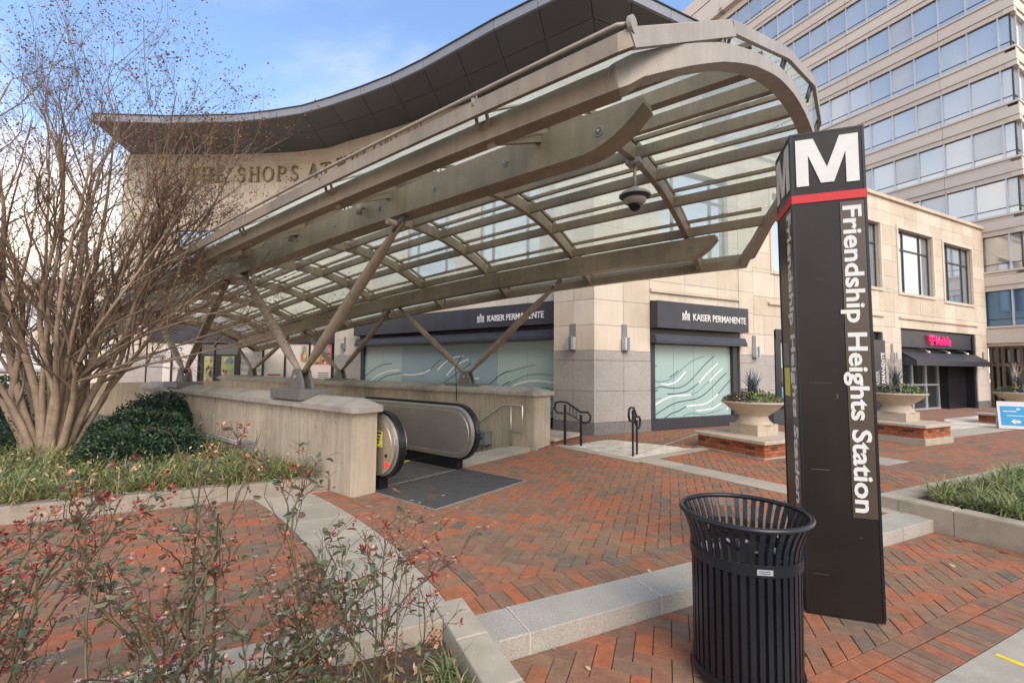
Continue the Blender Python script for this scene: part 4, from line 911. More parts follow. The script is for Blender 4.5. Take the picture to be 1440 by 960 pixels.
# sign bands (boxes with a lower awning roll)
def sign(F, x0, x1, z0, z1, az0, az1, lab, tx, th, end):
    s_ = thing('shop_sign', lab, 'sign'); fb('sign_box', F, s_, x0, x1, -.02, .28, z0, z1, DARKM); fb('recess', F, s_, x0 + .04, x1 - .06, -.1, .02, az1 - .02, z0, BLACKM)
    mb = MB(); extr(mb, [(.02, az0 + .02), (.24, az0), (.24, az0 + .07), (.18, az1), (.02, az1)], lambda n, z: F(x0, n, z), lambda n, z: F(x1, n, z), DARKM); mb.build('awning_roll', s_)
    M4 = F.txt(tx, .285, th[0]); o = text('lettering', 'KAISER PERMANENTE', th[1], WHITE, M4, s_, .0035, .012, sx=end[0])
    lx = end[1]; lz = th[0]; q = MB(); h = end[2]
    for i, (dx, hh) in enumerate(((-.085, .72), (0, 1.0), (.085, .72))):
        c = F(lx + dx * h / .17, .29, lz + h * hh); q.add([c + F.x * (.028 * h / .17 * math.cos(a)) + Vector((0, 0, .028 * h / .17 * math.sin(a))) for a in np.linspace(0, 6.28, 9)[:-1]], [tuple(range(8))], WHITE)
        if i == 1: wave(q, F, [(lx - .05 * h / .17, lz + .55 * h), (lx, lz + h * .78), (lx + .05 * h / .17, lz + .55 * h)], .03 * h / .17, .29, WHITE)
    for dx in (-.11, -.07, -.025, .025, .07, .11): wave(q, F, [(lx + dx * h / .17, lz - .01), (lx + dx * .8 * h / .17, lz + h * .3), (lx + dx * 1.0 * h / .17, lz + h * .55)], .024 * h / .17, .29, WHITE)
    q.build('emblem', s_); return s_
sign(RFr, 1.6, 4.76, 2.56, 3.19, 2.20, 2.42, 'dark shop sign with KAISER PERMANENTE in white, on the right of the building corner', 2.72, (2.78, .232), (.86, 2.50, .19))
sign(LFr, -8.3, .14, 2.66, 3.20, 2.30, 2.54, 'long dark shop sign with KAISER PERMANENTE in white, on the left of the building corner', -2.10, (2.82, .225), (.84, -2.33, .19))
# wall lamps
def lamp(F, x, z, lab, g='metal wall lamps on the stone piers', sc=1.0):
    l_ = thing('wall_lamp', lab, 'wall lamp', g); fb('back_plate', F, l_, x - .07 * sc, x + .07 * sc, .04, .06, z - .32 * sc, z + .32 * sc, GREYBOX)
    fb('lamp_housing', F, l_, x - .085 * sc, x + .085 * sc, .06, .18, z - .26 * sc, z + .02 * sc, ALU if sc > .9 else GREYBOX); fb('lamp_core', F, l_, x - .03, x + .03, .18, .19, z - .26 * sc, z + .02 * sc, GREYBOX)
lamp(PF, -.50, 2.28, 'wall lamp on the left face of the corner pier, beside the long teal window'); lamp(RFr, .82, 2.28, 'wall lamp on the right face of the corner pier, beside the right teal window')
lamp(RFr, 5.28, 2.2, 'wall lamp on the pier behind the nearer stone urn'); lamp(LFr, -9.2, 2.42, 'wall lamp on the narrow pier between the posters and the long teal window', sc=.8)
# lettering THE SHOPS AT ..., serif strokes built by hand
BRON = M('bronze_letters', (.27, .20, .10), .5, .4, .1, 6)
SER = {'T': ([(.5, 0, .5, 1, .15), (.05, .95, .95, .95, .09)], [(.3, .7, 0), (.0, .1, .85), (.9, 1, .85)]), 'H': ([(.2, 0, .2, 1, .15), (.8, 0, .8, 1, .15), (.2, .5, .8, .5, .08)], [(.05, .35, 0), (.65, .95, 0), (.05, .35, 1), (.65, .95, 1)]),
       'E': ([(.22, 0, .22, 1, .15), (.22, .96, .85, .96, .08), (.22, .5, .65, .5, .08), (.22, .04, .88, .04, .08)], [(.07, .3, 0), (.07, .3, 1)]), 'P': ([(.22, 0, .22, 1, .15), (.22, .96, .65, .96, .08), (.65, .96, .82, .75, .14), (.82, .75, .65, .5, .14), (.65, .5, .22, .48, .08)], [(.07, .4, 0), (.07, .3, 1)]),
       'A': ([(.12, 0, .5, 1, .09), (.88, 0, .5, 1, .17), (.28, .35, .72, .35, .08)], [(0, .27, 0), (.7, 1.0, 0)]), 'W': ([(.05, 1, .3, 0, .16), (.3, 0, .5, .9, .09), (.5, .9, .72, 0, .16), (.72, 0, .95, 1, .09)], [(-.05, .2, 1), (.4, .6, 1), (.85, 1.05, 1)]),
       'I': ([(.5, 0, .5, 1, .15)], [(.3, .7, 0), (.3, .7, 1)]), 'N': ([(.2, 0, .2, 1, .09), (.2, 1, .8, 0, .16), (.8, 0, .8, 1, .09)], [(.05, .35, 0), (.05, .25, 1), (.65, .95, 1)])}
def serif(mb, ch, F, x, z, h, n):
    w = h * .82
    if ch in 'OC':
        k = 20; a0, a1 = (0, 2 * math.pi) if ch == 'O' else (.7, 5.6); A = np.linspace(a0, a1, k)
        vs = []
        for a in A:
            t_ = (.075 + .075 * abs(math.cos(a))) * w
            for q in (1, -1): r_ = Vector((math.cos(a), math.sin(a))); rr_ = (.44 * w + q * t_ / 2, .5 * h + q * .04 * h); vs += [F(x + .5 * w + r_.x * rr_[0], n + .05, z + .5 * h + r_.y * rr_[1]), F(x + .5 * w + r_.x * rr_[0], n, z + .5 * h + r_.y * rr_[1])]
        fs = []
        for i in range(k - 1): a = 4 * i; fs += [(a, a + 4, a + 6, a + 2), (a, a + 1, a + 5, a + 4), (a + 2, a + 6, a + 7, a + 3)]
        mb.add(vs, fs, BRON); return w * 1.05
    if ch == 'S':
        P = [(.80, .78), (.66, .95), (.42, .98), (.22, .82), (.28, .62), (.52, .50), (.76, .36), (.80, .16), (.56, .01), (.30, .04), (.14, .22)]
        for nn in (0, .05): wave(mb, F, [(x + a * w * .85, z + b * h) for a, b in P], .13 * w, n + nn, BRON)
        return w * .85
    st_, sf = SER[ch]
    for x0, y0, x1, y1, t_ in st_:
        d = Vector(((x1 - x0) * w, (y1 - y0) * h)); d.normalize(); q = Vector((-d.y, d.x)) * t_ * w / 2; P0 = Vector((x + x0 * w, z + y0 * h)); P1 = Vector((x + x1 * w, z + y1 * h)); pl = [P0 + q, P0 - q, P1 - q, P1 + q]
        extr(mb, [tuple(p) for p in pl], lambda a, b: F(a, n + .05, b), lambda a, b: F(a, n, b), BRON)
    for x0, x1, y in sf: extr(mb, [(x + x0 * w, z + y * h - .015), (x + x1 * w, z + y * h - .015), (x + x1 * w, z + y * h + .025), (x + x0 * w, z + y * h + .025)], lambda a, b: F(a, n + .052, b), lambda a, b: F(a, n, b), BRON)
    return w * {'I': .75, 'W': 1.15}.get(ch, 1.0)
ls = thing('building_lettering', 'bronze serif letters THE SHOPS AT WISCONSIN high on the curved stone wall', 'letters')
path = cpts + [LFr(-8.0, 0, 0), LFr(-5.0, 0, 0)]; cum = [0]
for i in range(len(path) - 1): cum.append(cum[-1] + (path[i + 1] - path[i]).length)
def at_s(s_):
    i = max(j for j in range(len(path) - 1) if cum[j] <= s_ + 1e-6); d = (path[i + 1] - path[i]).normalized(); a_ = math.degrees(math.atan2(d.x, d.y)); return Fr((path[i] + d * (s_ - cum[i])).xy, a_)
s_ = 2.62
for ch in 'THE SHOPS AT WISCONSIN':
    if ch == ' ': s_ += .30; continue
    F = at_s(s_ + .15); mb = MB(); w = serif(mb, ch, F, -.15, 8.93, .58, .05); mb.build('letter', ls); s_ += w + .10
# --- roof: deep overhang with panelled dark soffit
eave = [Vector(p) for p in ((-16.3, 15.2), (-14.77, 15.48), (-12.0, 15.60), (-9.29, 15.42), (-7.3, 14.95), (-5.59, 14.22), (-3.9, 13.35), (-2.5, 12.45), (-.61, 11.05), (.61, 10.25), (1.62, 9.58))]
eave = eave[1:]
ra_ = Vector((RFr.x.x, RFr.x.y)); eR = [Vector((1.62, 9.58)), Vector((2.67, 10.04)), Vector((4.15, 10.79)), Vector((4.15, 10.79)) + ra_ * 1.7, Vector((4.15, 10.79)) + ra_ * 3.2]
wallp = [Vector((-15.6, 18.3)), Vector((-12.0, 18.3)), Vector((-9.4, 18.1)), Vector((-7.6, 17.7)), Vector((-6.0, 17.0)), Vector((-3.9, 15.95)), Vector((-2.4, 15.1)), Vector((-.6, 14.0)), Vector((1.0, 12.9)), Vector((2.3, 12.0))]
# match counts
def resample(P, n):
    c = [0]
    for i in range(len(P) - 1): c.append(c[-1] + (P[i + 1] - P[i]).length)
    return [Vector((float(np.interp(t_, c, [p.x for p in P])), float(np.interp(t_, c, [p.y for p in P])))) for t_ in np.linspace(0, c[-1], n)]
n_ = 15; A_ = resample(eave, n_); B_ = resample(wallp, n_)
def quadslab(name, a, b, c, d, z0, z1, mat, parent, g=.012):
    cc_ = (a + b + c + d) / 4; q = [cc_ + (p - cc_) * (1 - g / max(.1, (p - cc_).length)) for p in (a, b, c, d)]; prism(MB(), [tuple(p) for p in q], z0, z1, mat).build(name, parent)
for i in range(n_ - 1):
    m0, m1 = A_[i].lerp(B_[i], .42), A_[i + 1].lerp(B_[i + 1], .42)
    quadslab('soffit_panel', A_[i], A_[i + 1], m1, m0, 10.10, 10.14, random.choice(SOFF), mall); quadslab('soffit_panel', m0, m1, B_[i + 1], B_[i], 10.10, 10.14, random.choice(SOFF), mall)
C_ = resample(eR, 6); D_ = resample([Vector((2.3, 12.0)), Vector((2.3, 12.0)) + ra_ * 4.4], 6)
for i in range(5):
    m0, m1 = C_[i].lerp(D_[i], .42), C_[i + 1].lerp(D_[i + 1], .42)
    quadslab('soffit_panel', C_[i], C_[i + 1], m1, m0, 10.10, 10.14, random.choice(SOFF), mall); quadslab('soffit_panel', m0, m1, D_[i + 1], D_[i], 10.10, 10.14, random.choice(SOFF), mall)
rim = A_ + C_[1:]; top = rim + [Vector((8, 20)), Vector((3, 30)), Vector((-14.5, 30))]
prism(MB(), [tuple(p) for p in top], 10.145, 10.32, BACK).build('roof', mall)
for i in range(len(rim) - 1):
    d = (rim[i + 1] - rim[i]); a_ = math.degrees(math.atan2(d.x, d.y)); F = Fr(rim[i], a_); fb('fascia_panel', F, mall, .006, d.length - .006, -.05, .02, 10.095, 10.335, FASC)
    fb('roof_edge', F, mall, 0, d.length, -.06, .05, 10.335, 10.365, DARKM)
F = Fr((-14.77, 15.48), 355); fb('fascia_panel', F, mall, 0, 2.9, -.06, .0, 10.095, 10.335, FASC)
# inner fill above the lower walls so the soffit meets stone
for i in range(n_ - 1): wallseg(Vector((*B_[i], 0)), Vector((*B_[i + 1], 0)), 9.6, 10.1, mall, 'wall', .3)

# ================================================================== LOW STONE WING
low = thing('stone_wing', 'two-storey cream stone wing with large dark-framed windows, right of the pylon sign', 'building')
Wn = [(6.18, 8.60, 4.40, 6.62), (9.45, 11.88, 4.40, 6.62), (13.10, 15.57, 4.36, 6.62), (16.47, 18.85, 4.30, 6.56)]
REC = [(6.05, 8.8, 3.62, 4.25), (9.3, 12.0, 3.62, 4.25), (12.95, 15.75, 3.62, 4.2), (16.3, 19.0, 3.62, 4.15)]
clad(RFr, low, grid(5.3, 20.05, .92), [3.1, 3.62, 4.3, 4.85, 5.4, 5.95, 6.62, 7.08, 7.55], STONE, Wn, n0=0.0)
corewall(RFr, low, 5.06, 20.05, 3.1, 7.55, Wn)
for w in Wn: upwin(RFr, low, w[0], w[1], w[2], w[3], (.25, .74) if w[0] < 16 else (.27, .78), .70)
for w in Wn: fb('surround', RFr, low, w[0] - .12, w[0] - .02, .03, .075, w[2] - .1, w[3] + .12, STONE[2]); fb('surround', RFr, low, w[1] + .02, w[1] + .12, .03, .075, w[2] - .1, w[3] + .12, STONE[2]); fb('lintel', RFr, low, w[0] - .02, w[1] + .02, .03, .07, w[3] + .01, w[3] + .12, STONE[2])
for a, b in ((5.9, 11.95), (12.95, 19.1)): fb('string_course', RFr, low, a, b, .04, .10, 3.42, 3.49, STONE[1])
fb('parapet_coping', RFr, low, 5.1, 20.15, -.5, .12, 7.55, 7.66, STONE[1])
mb = MB()
for x in np.arange(11, 20, .13): c = RFr(x, .05, 7.66); tube(mb, [c, c + Vector((random.uniform(-.03, .03), 0, .09))], .006, WHITE, 3)
mb.build('bird_spikes', low, kind='stuff')
for x0, x1 in ((5.3, 6.15), (11.88, 13.06), (18.92, 20.05)):
    fb('pier_core', RFr, low, x0, x1, -.4, -.01, .1, 3.1, BACK); clad(RFr, low, [x0, (x0 + x1) / 2, x1], [.42, 1.05, 1.7, 2.0], [GRANF] if x0 < 12 else [TSTONE[1]]); clad(RFr, low, [x0, (x0 + x1) / 2, x1], [.13, .42], [GRAND]); clad(RFr, low, [x0, (x0 + x1) / 2, x1], [2.0, 2.565, 3.1], STONE)
fb('end_wall', Fr(RFr(20.05, -.0, 0).xy, 63.6 - 90), low, 0, 3, -.4, 0, 0, 7.5, STONE[1])
prism(MB(), [tuple(RFr(5.1, -.3, 0).xy), tuple(RFr(20, -.3, 0).xy), tuple(RFr(20, -6, 0).xy), tuple(RFr(5.1, -6, 0).xy)], 7.3, 7.5, BACK).build('roof', low)
lamp(RFr, 12.4, 2.2, 'wall lamp on the pier just left of the pink phone-shop sign'); lamp(RFr, 19.5, 2.1, 'wall lamp on the end pier right of the phone shop', sc=.95)
# entrance left of the pylon
en = thing('shop_entrance', 'black framed glazed entrance with pale blue notices, half hidden behind the pylon sign', 'entrance')
fb('frame', RFr, en, 6.2, 9.2, -.35, -.1, .15, 2.62, BLACKM); fb('header', RFr, en, 6.2, 9.2, -.1, .06, 2.45, 2.75, BLACKM); fb('jamb', RFr, en, 6.2, 6.44, -.1, .04, .15, 2.45, BLACKM)
for i in range(3): fb('door_glass', RFr, en, 6.50 + i * .9, 7.32 + i * .9, -.1, -.07, .30, 2.38, DGLASS); fb('door_frame', RFr, en, 7.32 + i * .9, 7.40 + i * .9, -.1, -.02, .15, 2.45, ALU)
fb('tint_panel', RFr, en, 6.50, 7.32, -.07, -.055, 1.66, 2.36, TEAL); fb('notice', RFr, en, 6.52, 7.3, -.07, -.05, .78, 1.12, TEALB); fb('notice', RFr, en, 6.60, 6.90, -.05, -.045, .62, 1.0, BLUE); fb('yellow_notice', RFr, en, 7.06, 7.3, -.05, -.04, 1.12, 1.62, YEL)
fb('wall', RFr, en, 9.2, 11.88, -.40, -.1, .15, 3.1, BLACKM); fb('wall', RFr, en, 5.9, 9.2, -.40, -.02, 2.75, 3.1, BACK)
clad(RFr, low, grid(5.9, 11.9, 1.0), [2.72, 3.1], STONE, [(11.2, 12, 2.5, 2.9)])
gbx = thing('litter_bin', 'small grey bin standing by the wall behind the nearer stone urn', 'bin'); fb('bin_body', RFr, gbx, 5.75, 6.15, .25, .55, .15, .60, GREYBOX); fb('bin_lid', RFr, gbx, 5.72, 6.18, .22, .58, .60, .66, BLACKM)
bl = thing('vertical_sign', 'black vertical sign with white KAISER PERMANENTE reading upwards, right of the pylon', 'sign'); fb('board', RFr, bl, 11.05, 11.86, .03, .10, .3, 2.62, BLACKM)
def rot_txt(F, x, n, z, up=True):
    p = F(x, n, z); s_ = 1 if up else -1
    return Matrix(((0 * 1, -F.x.x * s_, F.n.x, p.x), (0, -F.x.y * s_, F.n.y, p.y), (s_, 0, 0, p.z), (0, 0, 0, 1)))
text('lettering', 'PERMANENTE', .30, WHITE, rot_txt(RFr, 11.78, .103, .98), bl, .004, .006, sx=.66); text('lettering', 'KAISER', .30, ALU, rot_txt(RFr, 11.42, .103, .98), bl, .002, .006, sx=.66)
# phone shop
ph = thing('phone_shop', 'dark recessed shopfront with aluminium glass doors under the pink lettered sign', 'shopfront')
fb('back_wall', RFr, ph, 13.1, 18.9, -1.3, -.9, .13, 3.0, BLACKM); fb('fascia_board', RFr, ph, 13.1, 18.9, -.3, -.05, 2.46, 3.06, DARKM); fb('side_wall', RFr, ph, 18.75, 18.9, -.9, -.0, .13, 3.0, BLACKM); fb('side_wall', RFr, ph, 13.1, 13.2, -.9, -.05, .13, 3.0, BLACKM); fb('ceiling', RFr, ph, 13.2, 18.75, -.9, -.3, 2.3, 2.45, BLACKM)
fb('dark_panel', RFr, ph, 17.2, 18.72, -.6, -.25, .13, 2.4, BLACKM)
for i, (a, b) in enumerate(((13.25, 14.2), (14.2, 15.05), (15.05, 16.1), (16.1, 17.15))):
    fb('door_frame', RFr, ph, a, a + .06, -.6, -.5, .13, 2.3, ALU); fb('door_frame', RFr, ph, b - .06, b, -.6, -.5, .13, 2.3, ALU); fb('door_glass', RFr, ph, a + .06, b - .06, -.57, -.55, .2, 2.25, DGLASS); fb('rail', RFr, ph, a + .06, b - .06, -.6, -.5, 1.05, 1.12, ALU); fb('threshold', RFr, ph, a, b, -.6, -.48, .13, .2, ALU)
text('display_posters', '', .1, WHITE, RFr.txt(13, 0, 0), ph) if False else None
fb('display_poster', RFr, ph, 13.5, 13.9, -.8, -.78, .8, 1.9, POSTERP); fb('display_poster', RFr, ph, 14.3, 14.8, -.8, -.78, .9, 1.7, PICK[1])
aw = thing('awning', 'charcoal fabric awning sloping out over the phone shop doors', 'awning')
mb = MB(); extr(mb, [(-.05, 2.24), (.0, 2.28), (.42, 1.98), (.42, 1.80), (.40, 1.80), (.40, 1.96), (-.05, 2.2)], lambda n, z: RFr(13.12, n, z), lambda n, z: RFr(18.95, n, z), DARKM); mb.build('fabric', aw)
for x in (13.12, 18.93): mb = MB(); extr(mb, [(0, 2.27), (.42, 1.97), (.42, 1.80), (0, 1.82)], lambda n, z, x=x: RFr(x, n, z), lambda n, z, x=x: RFr(x + .02, n, z), DARKM); mb.build('end_flap', aw)
for i, x in enumerate((14.4, 15.9, 17.4)):
    l_ = thing('sign_light', ['left', 'middle', 'right'][i] + ' of three small gooseneck lights between the awning and the pink letters', 'light', 'gooseneck lights over the awning'); tube(MB(), [RFr(x, -.04, 2.42), RFr(x - .1, .2, 2.36), RFr(x - .2, .32, 2.30)], .022, INOX, 6).build('arm', l_); lathe(MB(), [(.0, .05), (.05, .03), (.07, -.02)], RFr(x - .22, .34, 2.28), INOX, 10).build('shade', l_)
pk = thing('sign_lettering', 'glowing magenta letters T Mobile on the dark board over the awning', 'sign')
text('lettering', 'Mobile', .48, PINK, RFr.txt(15.58, .02, 2.585), pk, .005, .02, sx=.92)
mb = MB()
def bx(x0, x1, z0, z1): box(mb, RFr, x0, x1, -.0, .06, z0, z1, PINK)
bx(15.05, 15.47, 2.87, 2.93); bx(15.22, 15.30, 2.62, 2.87); bx(15.15, 15.37, 2.58, 2.62); bx(15.05, 15.09, 2.80, 2.87); bx(15.43, 15.47, 2.80, 2.87); bx(15.05, 15.12, 2.71, 2.77); bx(15.40, 15.47, 2.71, 2.77); mb.build('letter_t', pk)

# ================================================================== OFFICE TOWER
tw = thing('office_tower', 'tall pale office tower with ribbons of blue-grey windows and stone bands, upper right', 'building')
TF = Fr((19.8, 18.8), 153.5); cornr = TF(1.17, 0, 0); TF2 = Fr(cornr.xy, 63.5)
prism(MB(), [tuple(TF(-17.4, -.35, 0).xy), tuple(TF(.8, -.35, 0).xy), tuple(TF2(9, -.35, 0).xy), tuple(TF(-17.4, -9, 0).xy)], 2.9, 27.9, BACK).build('core', tw)
cols = [1.03, .69] + [-.27 - .93 * i for i in range(18)]
def winunit(F, xr, xl, b, glass, lowg):
    w = cell('window', F, xl, xr, -.30, -.14, b, b + 1.45, BACK, tw)
    def sub(nm, a, c, n0, n1, z0, z1, m_):
        o = cell(nm, F, a, c, n0, n1, z0, z1, m_, None); o.parent = w; o.matrix_parent_inverse = w.matrix_basis.inverted()
    sub('pane', xl + .02, xr - .02, -.14, -.135, b + .285, b + 1.41, glass); sub('pane', xl + .02, xr - .02, -.14, -.135, b + .02, b + .255, lowg)
    sub('mullion', xl - .024, xl + .024, -.135, -.05, b, b + 1.45, ALU); sub('rail', xl + .02, xr - .02, -.135, -.115, b + .255, b + .285, WINF)
    sub('head', xl, xr, -.135, -.10, b + 1.41, b + 1.45, WINF)
for k in range(10):
    b = 3.49 + 2.28 * k
    for i in range(len(cols) - 1):
        if k < 2 and cols[i] < 0: continue
        if k == 2 and cols[i] < -7: continue
        winunit(TF, cols[i], cols[i + 1], b, BLUEG if k == 0 else random.choice(TGLASS), BLUEG if k == 0 else random.choice(TGLASS))
    x0 = -.1 if k < 1 else -17.4
    segs = [(1.20, -1.2), (-1.2, -4.92), (-4.92, -8.64), (-8.64, -12.4), (-12.4, -17.4)] if k else [(1.2, -.1)]
    for xr, xl in segs:
        m_ = random.choice(TSTONE)
        fb('stone_band', TF, tw, xl + .006, xr - .006, -.3, .05, b - .10, b - .015, m_); fb('stone_band', TF, tw, xl + .006, xr - .006, -.3, .0, b - .215, b - .115, m_)
        fb('stone_band', TF, tw, xl + .006, xr - .006, -.3, .03, b - .62, b - .23, m_); fb('stone_band', TF, tw, xl + .006, xr - .006, -.3, -.02, b - .835, b - .635, m_)
    if k > 0:
        fb('window', TF2, tw, .14, 3.2, -.3, -.14, b, b + 1.45, random.choice(TGLASS)); fb('corner_mullion', TF2, tw, .12, .17, -.17, -.12, b, b + 1.45, WINF)
        for x in (.45, 1.38, 2.31): fb('mullion', TF2, tw, x - .025, x + .025, -.14, -.05, b, b + 1.45, ALU)
        fb('rail', TF2, tw, .14, 3.2, -.14, -.11, b + .255, b + .285, WINF)
    m_ = TSTONE[0]; x1 = 9 if k else 9
    for z0, z1, n in ((b - .10, b - .015, .05), (b - .215, b - .115, 0), (b - .62, b - .23, .03), (b - .835, b - .635, -.02)): fb('stone_band', TF2, tw, -.0 - max(0, n) * 0, 9, -.3, n, z0, z1, m_)
z = 25.46
for xr, xl in ((1.2, -4.92), (-4.92, -12.4), (-12.4, -17.4)):
    fb('frieze', TF, tw, xl + .008, xr - .008, -.3, .0, 25.46, 25.85, TSTONE[0]); fb('cornice', TF, tw, xl + .008, xr + .3, -.3, .42, 25.85, 26.15, TSTONE[1]); fb('parapet', TF, tw, xl + .008, xr - .008, -.3, .30, 26.17, 27.35, TSTONE[0]); fb('parapet', TF, tw, xl + .008, xr - .008, -.3, .34, 27.40, 28.35, TSTONE[0])
ent = thing('tower_entrance', 'brown metal framed glass doors under a grey stone lintel at the right edge', 'entrance')
BRONZ = M('bronze_door_metal', (.12, .085, .065), .5, .3, .2, 6)
fb('lintel', TF, ent, -.1, 1.17, -.3, .12, 2.78, 3.28, TSTONE[1]); fb('backing', TF, ent, -.08, 3.0, -.5, -.3, .13, 2.78, BLACKM)
for x in (-.04, .16, .32, .58, .84, 1.1, 1.4): fb('door_frame', TF, ent, x - .045, x + .045, -.3, -.08, .13, 2.75, BRONZ)
for z in (1.90, 2.62): fb('door_rail', TF, ent, -.08, 1.5, -.3, -.1, z - .07, z + .07, BRONZ)
for i, x in enumerate((.0, .24, .45, .71, .97)): fb('door_glass', TF, ent, x - .04, x + .1, -.29, -.27, .35, 1.83, DGLASS); fb('transom_glass', TF, ent, x - .04, x + .12, -.29, -.27, 2.0, 2.52, random.choice(TGLASS))

# ================================================================== PYLON
py = thing('station_pylon', 'tall brown-black square station pylon with white M and Friendship Heights Station lettering', 'sign pylon', loc=(2.2, 3.15, LO))
P0 = Vector((1.915, 3.025)); WD = .42
def pf(az_, o): return Fr(o, az_)
d109 = Vector((math.sin(R(109)), math.cos(R(109)))); d19 = Vector((math.sin(R(19)), math.cos(R(19))))
faces_ = [Fr(P0, 109), Fr(P0 + d19 * WD, 199), Fr(P0 + d109 * WD, 19), Fr(P0 + d109 * WD + d19 * WD, 289)]
c4 = [P0, P0 + d109 * WD, P0 + d109 * WD + d19 * WD, P0 + d19 * WD]
under(prism(MB(), [tuple(p) for p in c4], LO + .008, 3.195, PYL, .004).build('body'), py)
ctr = P0 + (d109 + d19) * WD / 2
under(prism(MB(), [tuple(ctr + (p - ctr) * .9) for p in c4], LO, LO + .012, BLACKM).build('base'), py)
under(prism(MB(), [tuple(ctr + (p - ctr) * 1.012) for p in c4], 3.192, 3.204, BLACKM).build('cap'), py)
MS = [(0, 0), (0, 1), (.29, 1), (.5, .36), (.71, 1), (1, 1), (1, 0), (.80, 0), (.80, .66), (.605, .04), (.395, .04), (.20, .66), (.20, 0)]
def fit_text(body, L_, cap, mat, M4, bold, nm='lettering'):
    o = text(nm, body, cap / .73, mat, M4, None, bold, .0015); xs_ = [v.co.x for v in o.data.vertices]; k = L_ / (max(xs_) - min(xs_)); o.data.transform(Matrix.Diagonal((k, 1, 1, 1)) @ Matrix.Translation((-min(xs_), 0, 0))); return o
for i, F in enumerate(faces_):
    for x0 in (.0, WD - .012): under(fb('edge_trim', F, None, x0, x0 + .012, .0, .004, LO + .03, 3.19, BLACKM), py)
    under(fb('red_band', F, None, -.002, WD + .002, .0, .0055, 2.722, 2.778, REDV), py)
    mb = MB(); x0, x1, z0, z1 = .03, .387, 2.835, 3.155
    tri = [(0, 1, 2, 11, 12), (2, 3, 10, 11), (3, 9, 10), (3, 4, 8, 9), (4, 5, 6, 7, 8)]
    vs = [F(x0 + a * (x1 - x0), .0065, z0 + b * (z1 - z0)) for a, b in MS]; mb.add(vs, tri, WHITE); vs2 = [F(x0 + a * (x1 - x0), .002, z0 + b * (z1 - z0)) for a, b in MS]; k_ = len(MS)
    mb.add(vs + vs2, [(j, (j + 1) % k_, k_ + (j + 1) % k_, k_ + j) for j in range(k_)], WHITE); under(mb.build('letter_m'), py)
    under(fb('name_strip', F, None, .272, .405, .0, .005, .675, 2.705, PYLS), py)
    p = F(.288, .006, 2.675); M4 = Matrix(((0, F.x.x, F.n.x, p.x), (0, F.x.y, F.n.y, p.y), (-1, 0, 0, p.z), (0, 0, 0, 1)))
    under(fit_text('Friendship Heights Station', 1.965, .104, WHITE, M4, .0035), py)
F = faces_[0]; PYLL = M('scuffed_enamel', (.075, .06, .05), .5, 0, .3, 30)
for (x, z, w, h) in ((.06, 1.52, .13, .003), (.05, .96, .11, .005), (.21, 1.42, .01, .03), (.17, .45, .004, .004), (.3, .55, .02, .004), (.05, .3, .08, .003), (.12, 2.2, .05, .003)): under(fb('scuff', F, None, x, x + w, .0, .0012, z, z + h, PYLL), py)
under(fb('yellow_sticker', faces_[1], None, .06, .20, .0, .002, 1.42, 1.62, YEL), py); under(fb('notice', faces_[1], None, .05, .20, .0, .002, 1.64, 1.8, GREYBOX), py)
py.rotation_euler = (0, -.0095, 0)

# ================================================================== TRASH CAN
tcn = thing('trash_can', 'round black slatted steel trash can with a flared rim in front of the pylon', 'trash can', loc=(1.215, 2.42, LO))
def tcp(o): o.parent = tcn; return o
prof = [(.247, .045), (.251, .60), (.253, .66), (.261, .715), (.281, .775), (.303, .820)]
mb = MB(); wd, th = .0118, .004; vs = []
for r_, z in prof:
    for dx, dy in ((th, -wd), (th, wd), (-th, wd), (-th, -wd)): vs.append((r_ + dx, dy, z))
n_ = len(prof); mb.add(vs, [(i * 4 + j, i * 4 + (j + 1) % 4, (i + 1) * 4 + (j + 1) % 4, (i + 1) * 4 + j) for i in range(n_ - 1) for j in range(4)] + [(3, 2, 1, 0), (n_ * 4 - 4, n_ * 4 - 3, n_ * 4 - 2, n_ * 4 - 1)], BLACKM); slat = mb.mesh('slat')
for i in range(42): tcp(link('slat', slat, M4=Matrix.Rotation(2 * math.pi * i / 42 + .03, 4, 'Z')))
def ring(nm, r0, r1, z0, z1, mat, k=64): tcp(lathe(MB(), [(r0, z0), (r1, z0), (r1, z1), (r0, z1), (r0, z0)], (0, 0, 0), mat, k, False).build(nm))
ring('base_ring', .236, .261, .03, .075, BLACKM); ring('band', .256, .263, .600, .652, BLACKM); ring('inner_band', .233, .242, .60, .645, BLACKM)
tcp(lathe(MB(), [(.303 + .013 * math.cos(a), .826 + .013 * math.sin(a)) for a in np.linspace(0, 2 * math.pi, 11)], (0, 0, 0), BLACKM, 72).build('rim'))
tcp(lathe(MB(), [(.0, .10), (.216, .10), (.226, .60), (.231, .61), (.231, .585), (.22, .09)], (0, 0, 0), M('dull_black_liner', (.012, .012, .013), .6, 0, .3, 10), 48).build('liner'))
LINW = M('liner_bag_grey', (.22, .23, .24), .4, 0, .3, 20)
random.seed(4)
for a in np.arange(0, 6.28, .34):
    r_ = .22; mb = MB(); q = [Vector((math.cos(a + t_) * r_, math.sin(a + t_) * r_, .56 + random.uniform(-.02, .05))) for t_ in np.linspace(0, .22, 5)]
    tube(mb, q, .010, LINW, 5); tcp(mb.build('bag_edge'))
for a in (.8, 2.9, 5.0): tcp(tube(MB(), [Vector((math.cos(a) * .22, math.sin(a) * .22, 0)), Vector((math.cos(a) * .22, math.sin(a) * .22, .035))], .02, BLACKM, 8).build('foot'))
F = Fr((-.302 * math.sin(R(27 - 27)), -.302), 90); a = R(-98)
c_ = Vector((math.cos(a) * .2645, math.sin(a) * .2645, .626)); nn = Vector((math.cos(a), math.sin(a), 0)); tt = Vector((-nn.y, nn.x, 0)); mb = MB()
